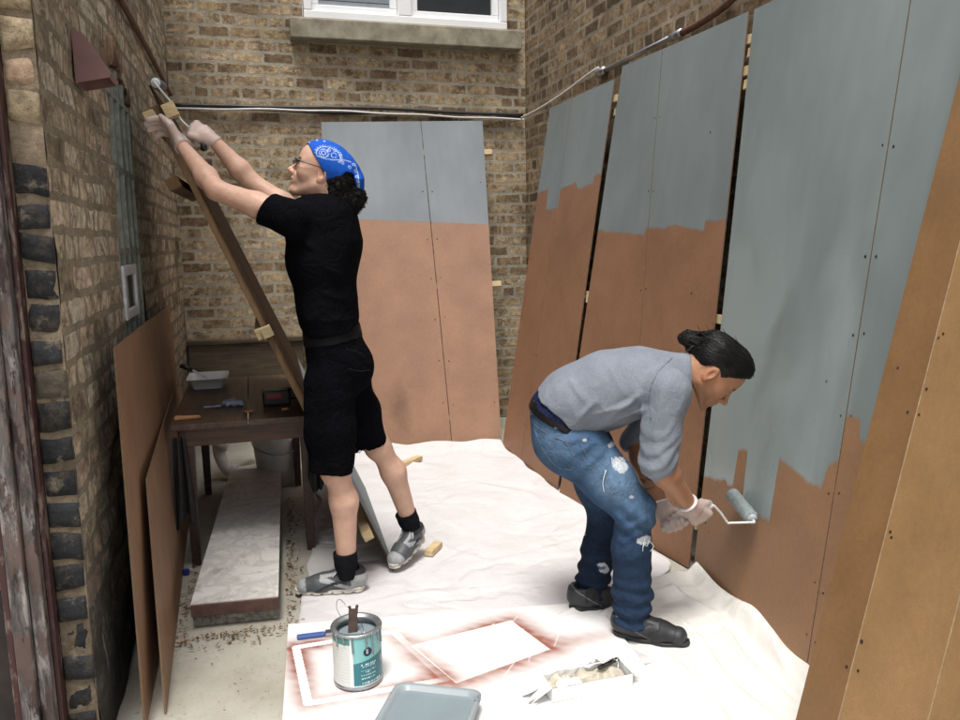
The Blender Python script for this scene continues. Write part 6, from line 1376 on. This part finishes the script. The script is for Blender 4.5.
# ---- shoes
SNK = dict(c0=(.013, .014, .016), c1=(.020, .022, .024), c2=(.20, .21, .21), sole=simple('black_rubber_sole', (.016, .017, .018), .6, var=.3), lace=simple('black_lace', (.035, .036, .038), .8), r=.55)
shoe(man2, hz(613, 633, .016), hz(691, 646, .016), Zv, SNK, high=.086, kind='sneaker')
shoe(man2, hz(571, 609, .016), hz(626, 603, .016), Zv, SNK, high=.086, kind='sneaker')
# ---- hair
HAIR2 = Mat('slick_black_hair', (.006, .005, .005), .42); HAIR2.b.inputs['Specular IOR Level'].default_value = .22
hb = Field(hd2.c-.24, hd2.c+.24, .0032)
hb.ell(hd2.P(-.014, .036), hd2.A, (.105, .091, .083), .02); hb.ell(hd2.P(.022, .062), hd2.A, (.082, .078, .072), .03); hb.ell(hd2.P(-.05, .042), hd2.A, (.070, .066, .074), .03)
ef2 = np.array([-.20, -.11, -.053, -.030, .0, .016, .030, .055, .085, .10, .13]); eu2 = np.array([-.06, -.052, -.034, .006, .012, -.004, .018, .050, .078, .086, .10])
hb.mask(lambda Q: (lambda L_: (np.interp(L_[:, 0], ef2, eu2)-L_[:, 1]+.0045*Wob(170, 83)(Q))*.7)(hd2.loc(Q)))
hb.cap(hd2.P(-.10, .0), hd2.P(-.128, -.002), .022, .020, .02)
c_b = hd2.P(-.146, .000)
for k in range(9): an = k*2.4; hb.ell(c_b+hd2.u*.013*sin(an)+hd2.l*.014*cos(an)+hd2.f*.010*cos(an*1.7), hd2.A, (.018, .021, .017), .006)
hb.cap(hd2.P(-.105, .075), hd2.P(-.07, .095, .01), .012, .014, .02); hb.cap(hd2.P(-.12, .045), hd2.P(-.14, .05, .02), .009, .006, .01)
wq = Wob(26, 81, dim=3)
def strands(Q): L_ = hd2.loc(Q); th_ = np.arctan2(L_[:, 2], L_[:, 1]-.0)*44+L_[:, 0]*20+2.5*wq(Q); return .0004*np.sin(th_)+.0005*np.sin(th_*2.3+1)+.0030*wq(Q)+.0008*np.sin(th_*4.1)
hb.disp(lambda Q: (lambda L_: -.0105*np.exp(-np.maximum(L_[:, 1]-np.interp(L_[:, 0], ef2, eu2), 0)/.016)*(L_[:, 0] > -.10))(hd2.loc(Q))); hb.disp(strands); HAIR2.bump(HAIR2.noise(260, 3, .6, stretch=(1, .3, 1)), .4, .002)
def strand_mesh(Fd, ctr, starts, ends, n, r_, rnd, lift=.0012, curl=0.):
    m = MB()
    for k in range(n):
        d0, d1 = starts(rnd), ends(rnd); P = []
        for t_ in np.linspace(0, 1, 12):
            d = nrm(d0*(1-t_)+d1*t_+rnd.normal(0, .012+curl, 3)); R_ = np.arange(.02, .24, .0015); X = ctr+R_[:, None]*d; ii = np.round((X-Fd.lo)/Fd.h).astype(int); ok = ((ii >= 0) & (ii < Fd.n)).all(1); v = np.ones(len(R_)); v[ok] = Fd.a[tuple(ii[ok].T)]
            k_ = np.where(v < 0)[0]
            if len(k_) == 0: continue
            P.append(X[k_[-1]]+d*(rnd.uniform(-.0008, lift)))
        if len(P) > 4: m.tube(smoothpath(P, 2), r_*rnd.uniform(.6, 1.2), 5)
    return m
hv, hq = hb.mesh(); hctr = hd2.P(-.02, .03)
def st_(r): l_ = r.uniform(-1, 1); f_ = r.uniform(.2, 1.0); return nrm(hd2.f*f_+hd2.u*(.72-.45*abs(l_)*f_*.6)+hd2.l*l_*.95)
def en_(r): return nrm(hd2.f*-1+hd2.u*(-.22+r.normal(0, .12))+hd2.l*r.normal(0, .12))
sm2 = strand_mesh(hb, hctr, st_, en_, 320, .0011, np.random.default_rng(8))
hairo = emit((np.concatenate([hv, np.array(sm2.V)]), [list(q) for q in hq]+[[len(hv)+i for i in f] for f in sm2.F]), 'hair', HAIR2.m, man2)
m = MB(); hrn = np.random.default_rng(5)
for k in range(60):
    f0 = hrn.uniform(-.16, .09); l0 = hrn.uniform(-.075, .0); u0_ = .02+.09*math.sqrt(max(.05, 1-(f0/.13)**2)) if f0 > -.12 else hrn.uniform(-.02, .05)
    p = hd2.P(f0, u0_*hrn.uniform(.95, 1.04), l0*.3); e = p+hd2.f*hrn.normal(-.02, .018)+hd2.u*hrn.uniform(.004, .022)+hd2.l*hrn.normal(0, .015); m.tube(smoothpath([p, (p+e)/2+hd2.u*.004, e], 3), .0007, 4)
m.obj('stray_hairs', HAIR2.m, hairo, smooth=True)
m = MB(); a_ = hd2.P(-.114, .0); m.tube([a_+hd2.u*.024*cos(t_)+hd2.l*.024*sin(t_)+hd2.f*.004*sin(3*t_) for t_ in np.linspace(0, 2*pi, 15)[:-1]], .006, 8, close=True); HT = simple('grey_hair_tie', (.45, .45, .47), .6); m.obj('hair_tie', BLACKP, hairo, smooth=True); m = MB(); m.tube([hd2.P(-.066, .094, .035), hd2.P(-.040, .108, .035)], .004, 6); m.obj('hair_clip', HT, hairo, smooth=True)
# ---- the roller in his hands
t = thing('paint_roller', g1, 'paint roller on a bent white wire in the gloved hands of the stooping man', 'paint roller')
nC = pC.n; rA_ = hit(732, 494, pC.q[0]+nC*.028, nC); rB_ = hit(752, 519, pC.q[0]+nC*.028, nC); ra = nrm(rB_-rA_); _, s1_, s2_ = basis(ra, Zv); LR = np.linalg.norm(rB_-rA_); print('roller', LR, 'grips', g1, g2, 'arms2', np.linalg.norm(nS-nE), np.linalg.norm(nE-nW), np.linalg.norm(fS-fE), np.linalg.norm(fE-fW), 'legs2', np.linalg.norm(nH-nK), np.linalg.norm(nK-nA))
NAP = Mat('paint_soaked_nap', rough=.5); NAP.base(NAP.ramp(NAP.noise(60, 5, .7), [(.3, (.16, .20, .20)), (.6, (.26, .31, .31)), (.75, (.34, .38, .37))])); NAP.bump(NAP.noise(160, 4, .7), .9, .004)
pr_ = [(.0001, 0), (.020, .0)]+[(.0265+.0012*sin(k*2.1), LR*k/14+.002) for k in range(14)]+[(.020, LR), (.0001, LR)]
m = MB(); m.lathe(rA_, pr_, 28, 0, [s1_, s2_, ra]); m.obj('roller_sleeve', NAP.m, t, smooth=True)
m = MB(); m.lathe(rB_, [(.0001, .010), (.010, .009), (.0195, .004), (.0205, -.004), (.0001, -.004)], 24, 0, [s1_, s2_, ra]); m.obj('end_cap', simple('grey_roller_cap', (.35, .40, .41), .35), t, smooth=True)
gm_ = (g1+g2)/2; ha = nrm(g1-g2); tipb = g1+ha*.055; e2 = rB_+ra*.022; offc = b2+n2*((g1-b2)@n2+.02)
w1p = hit(720, 512, offc, n2); w2p = hit(728, 523, offc+n2*.02, n2)
m = MB(); m.tube(smoothpath([tipb-ha*.02, tipb, w1p, w1p+(w2p-w1p)*.5, w2p, w2p+(e2-w2p)*.12, w2p+(e2-w2p)*.9, e2, rB_+ra*.005], 6), .0042, 10); m.obj('wire_frame', simple('white_coated_wire', (.66, .66, .64), .3), t, smooth=True)
m = MB(); m.tube([tipb, tipb-ha*.02, g1, gm_, g2, g2-ha*.05], [.008, .0125, .0135, .0125, .014, .012], 14); m.obj('handle', simple('white_handle_plastic', (.5, .49, .46), .4), t, smooth=True)
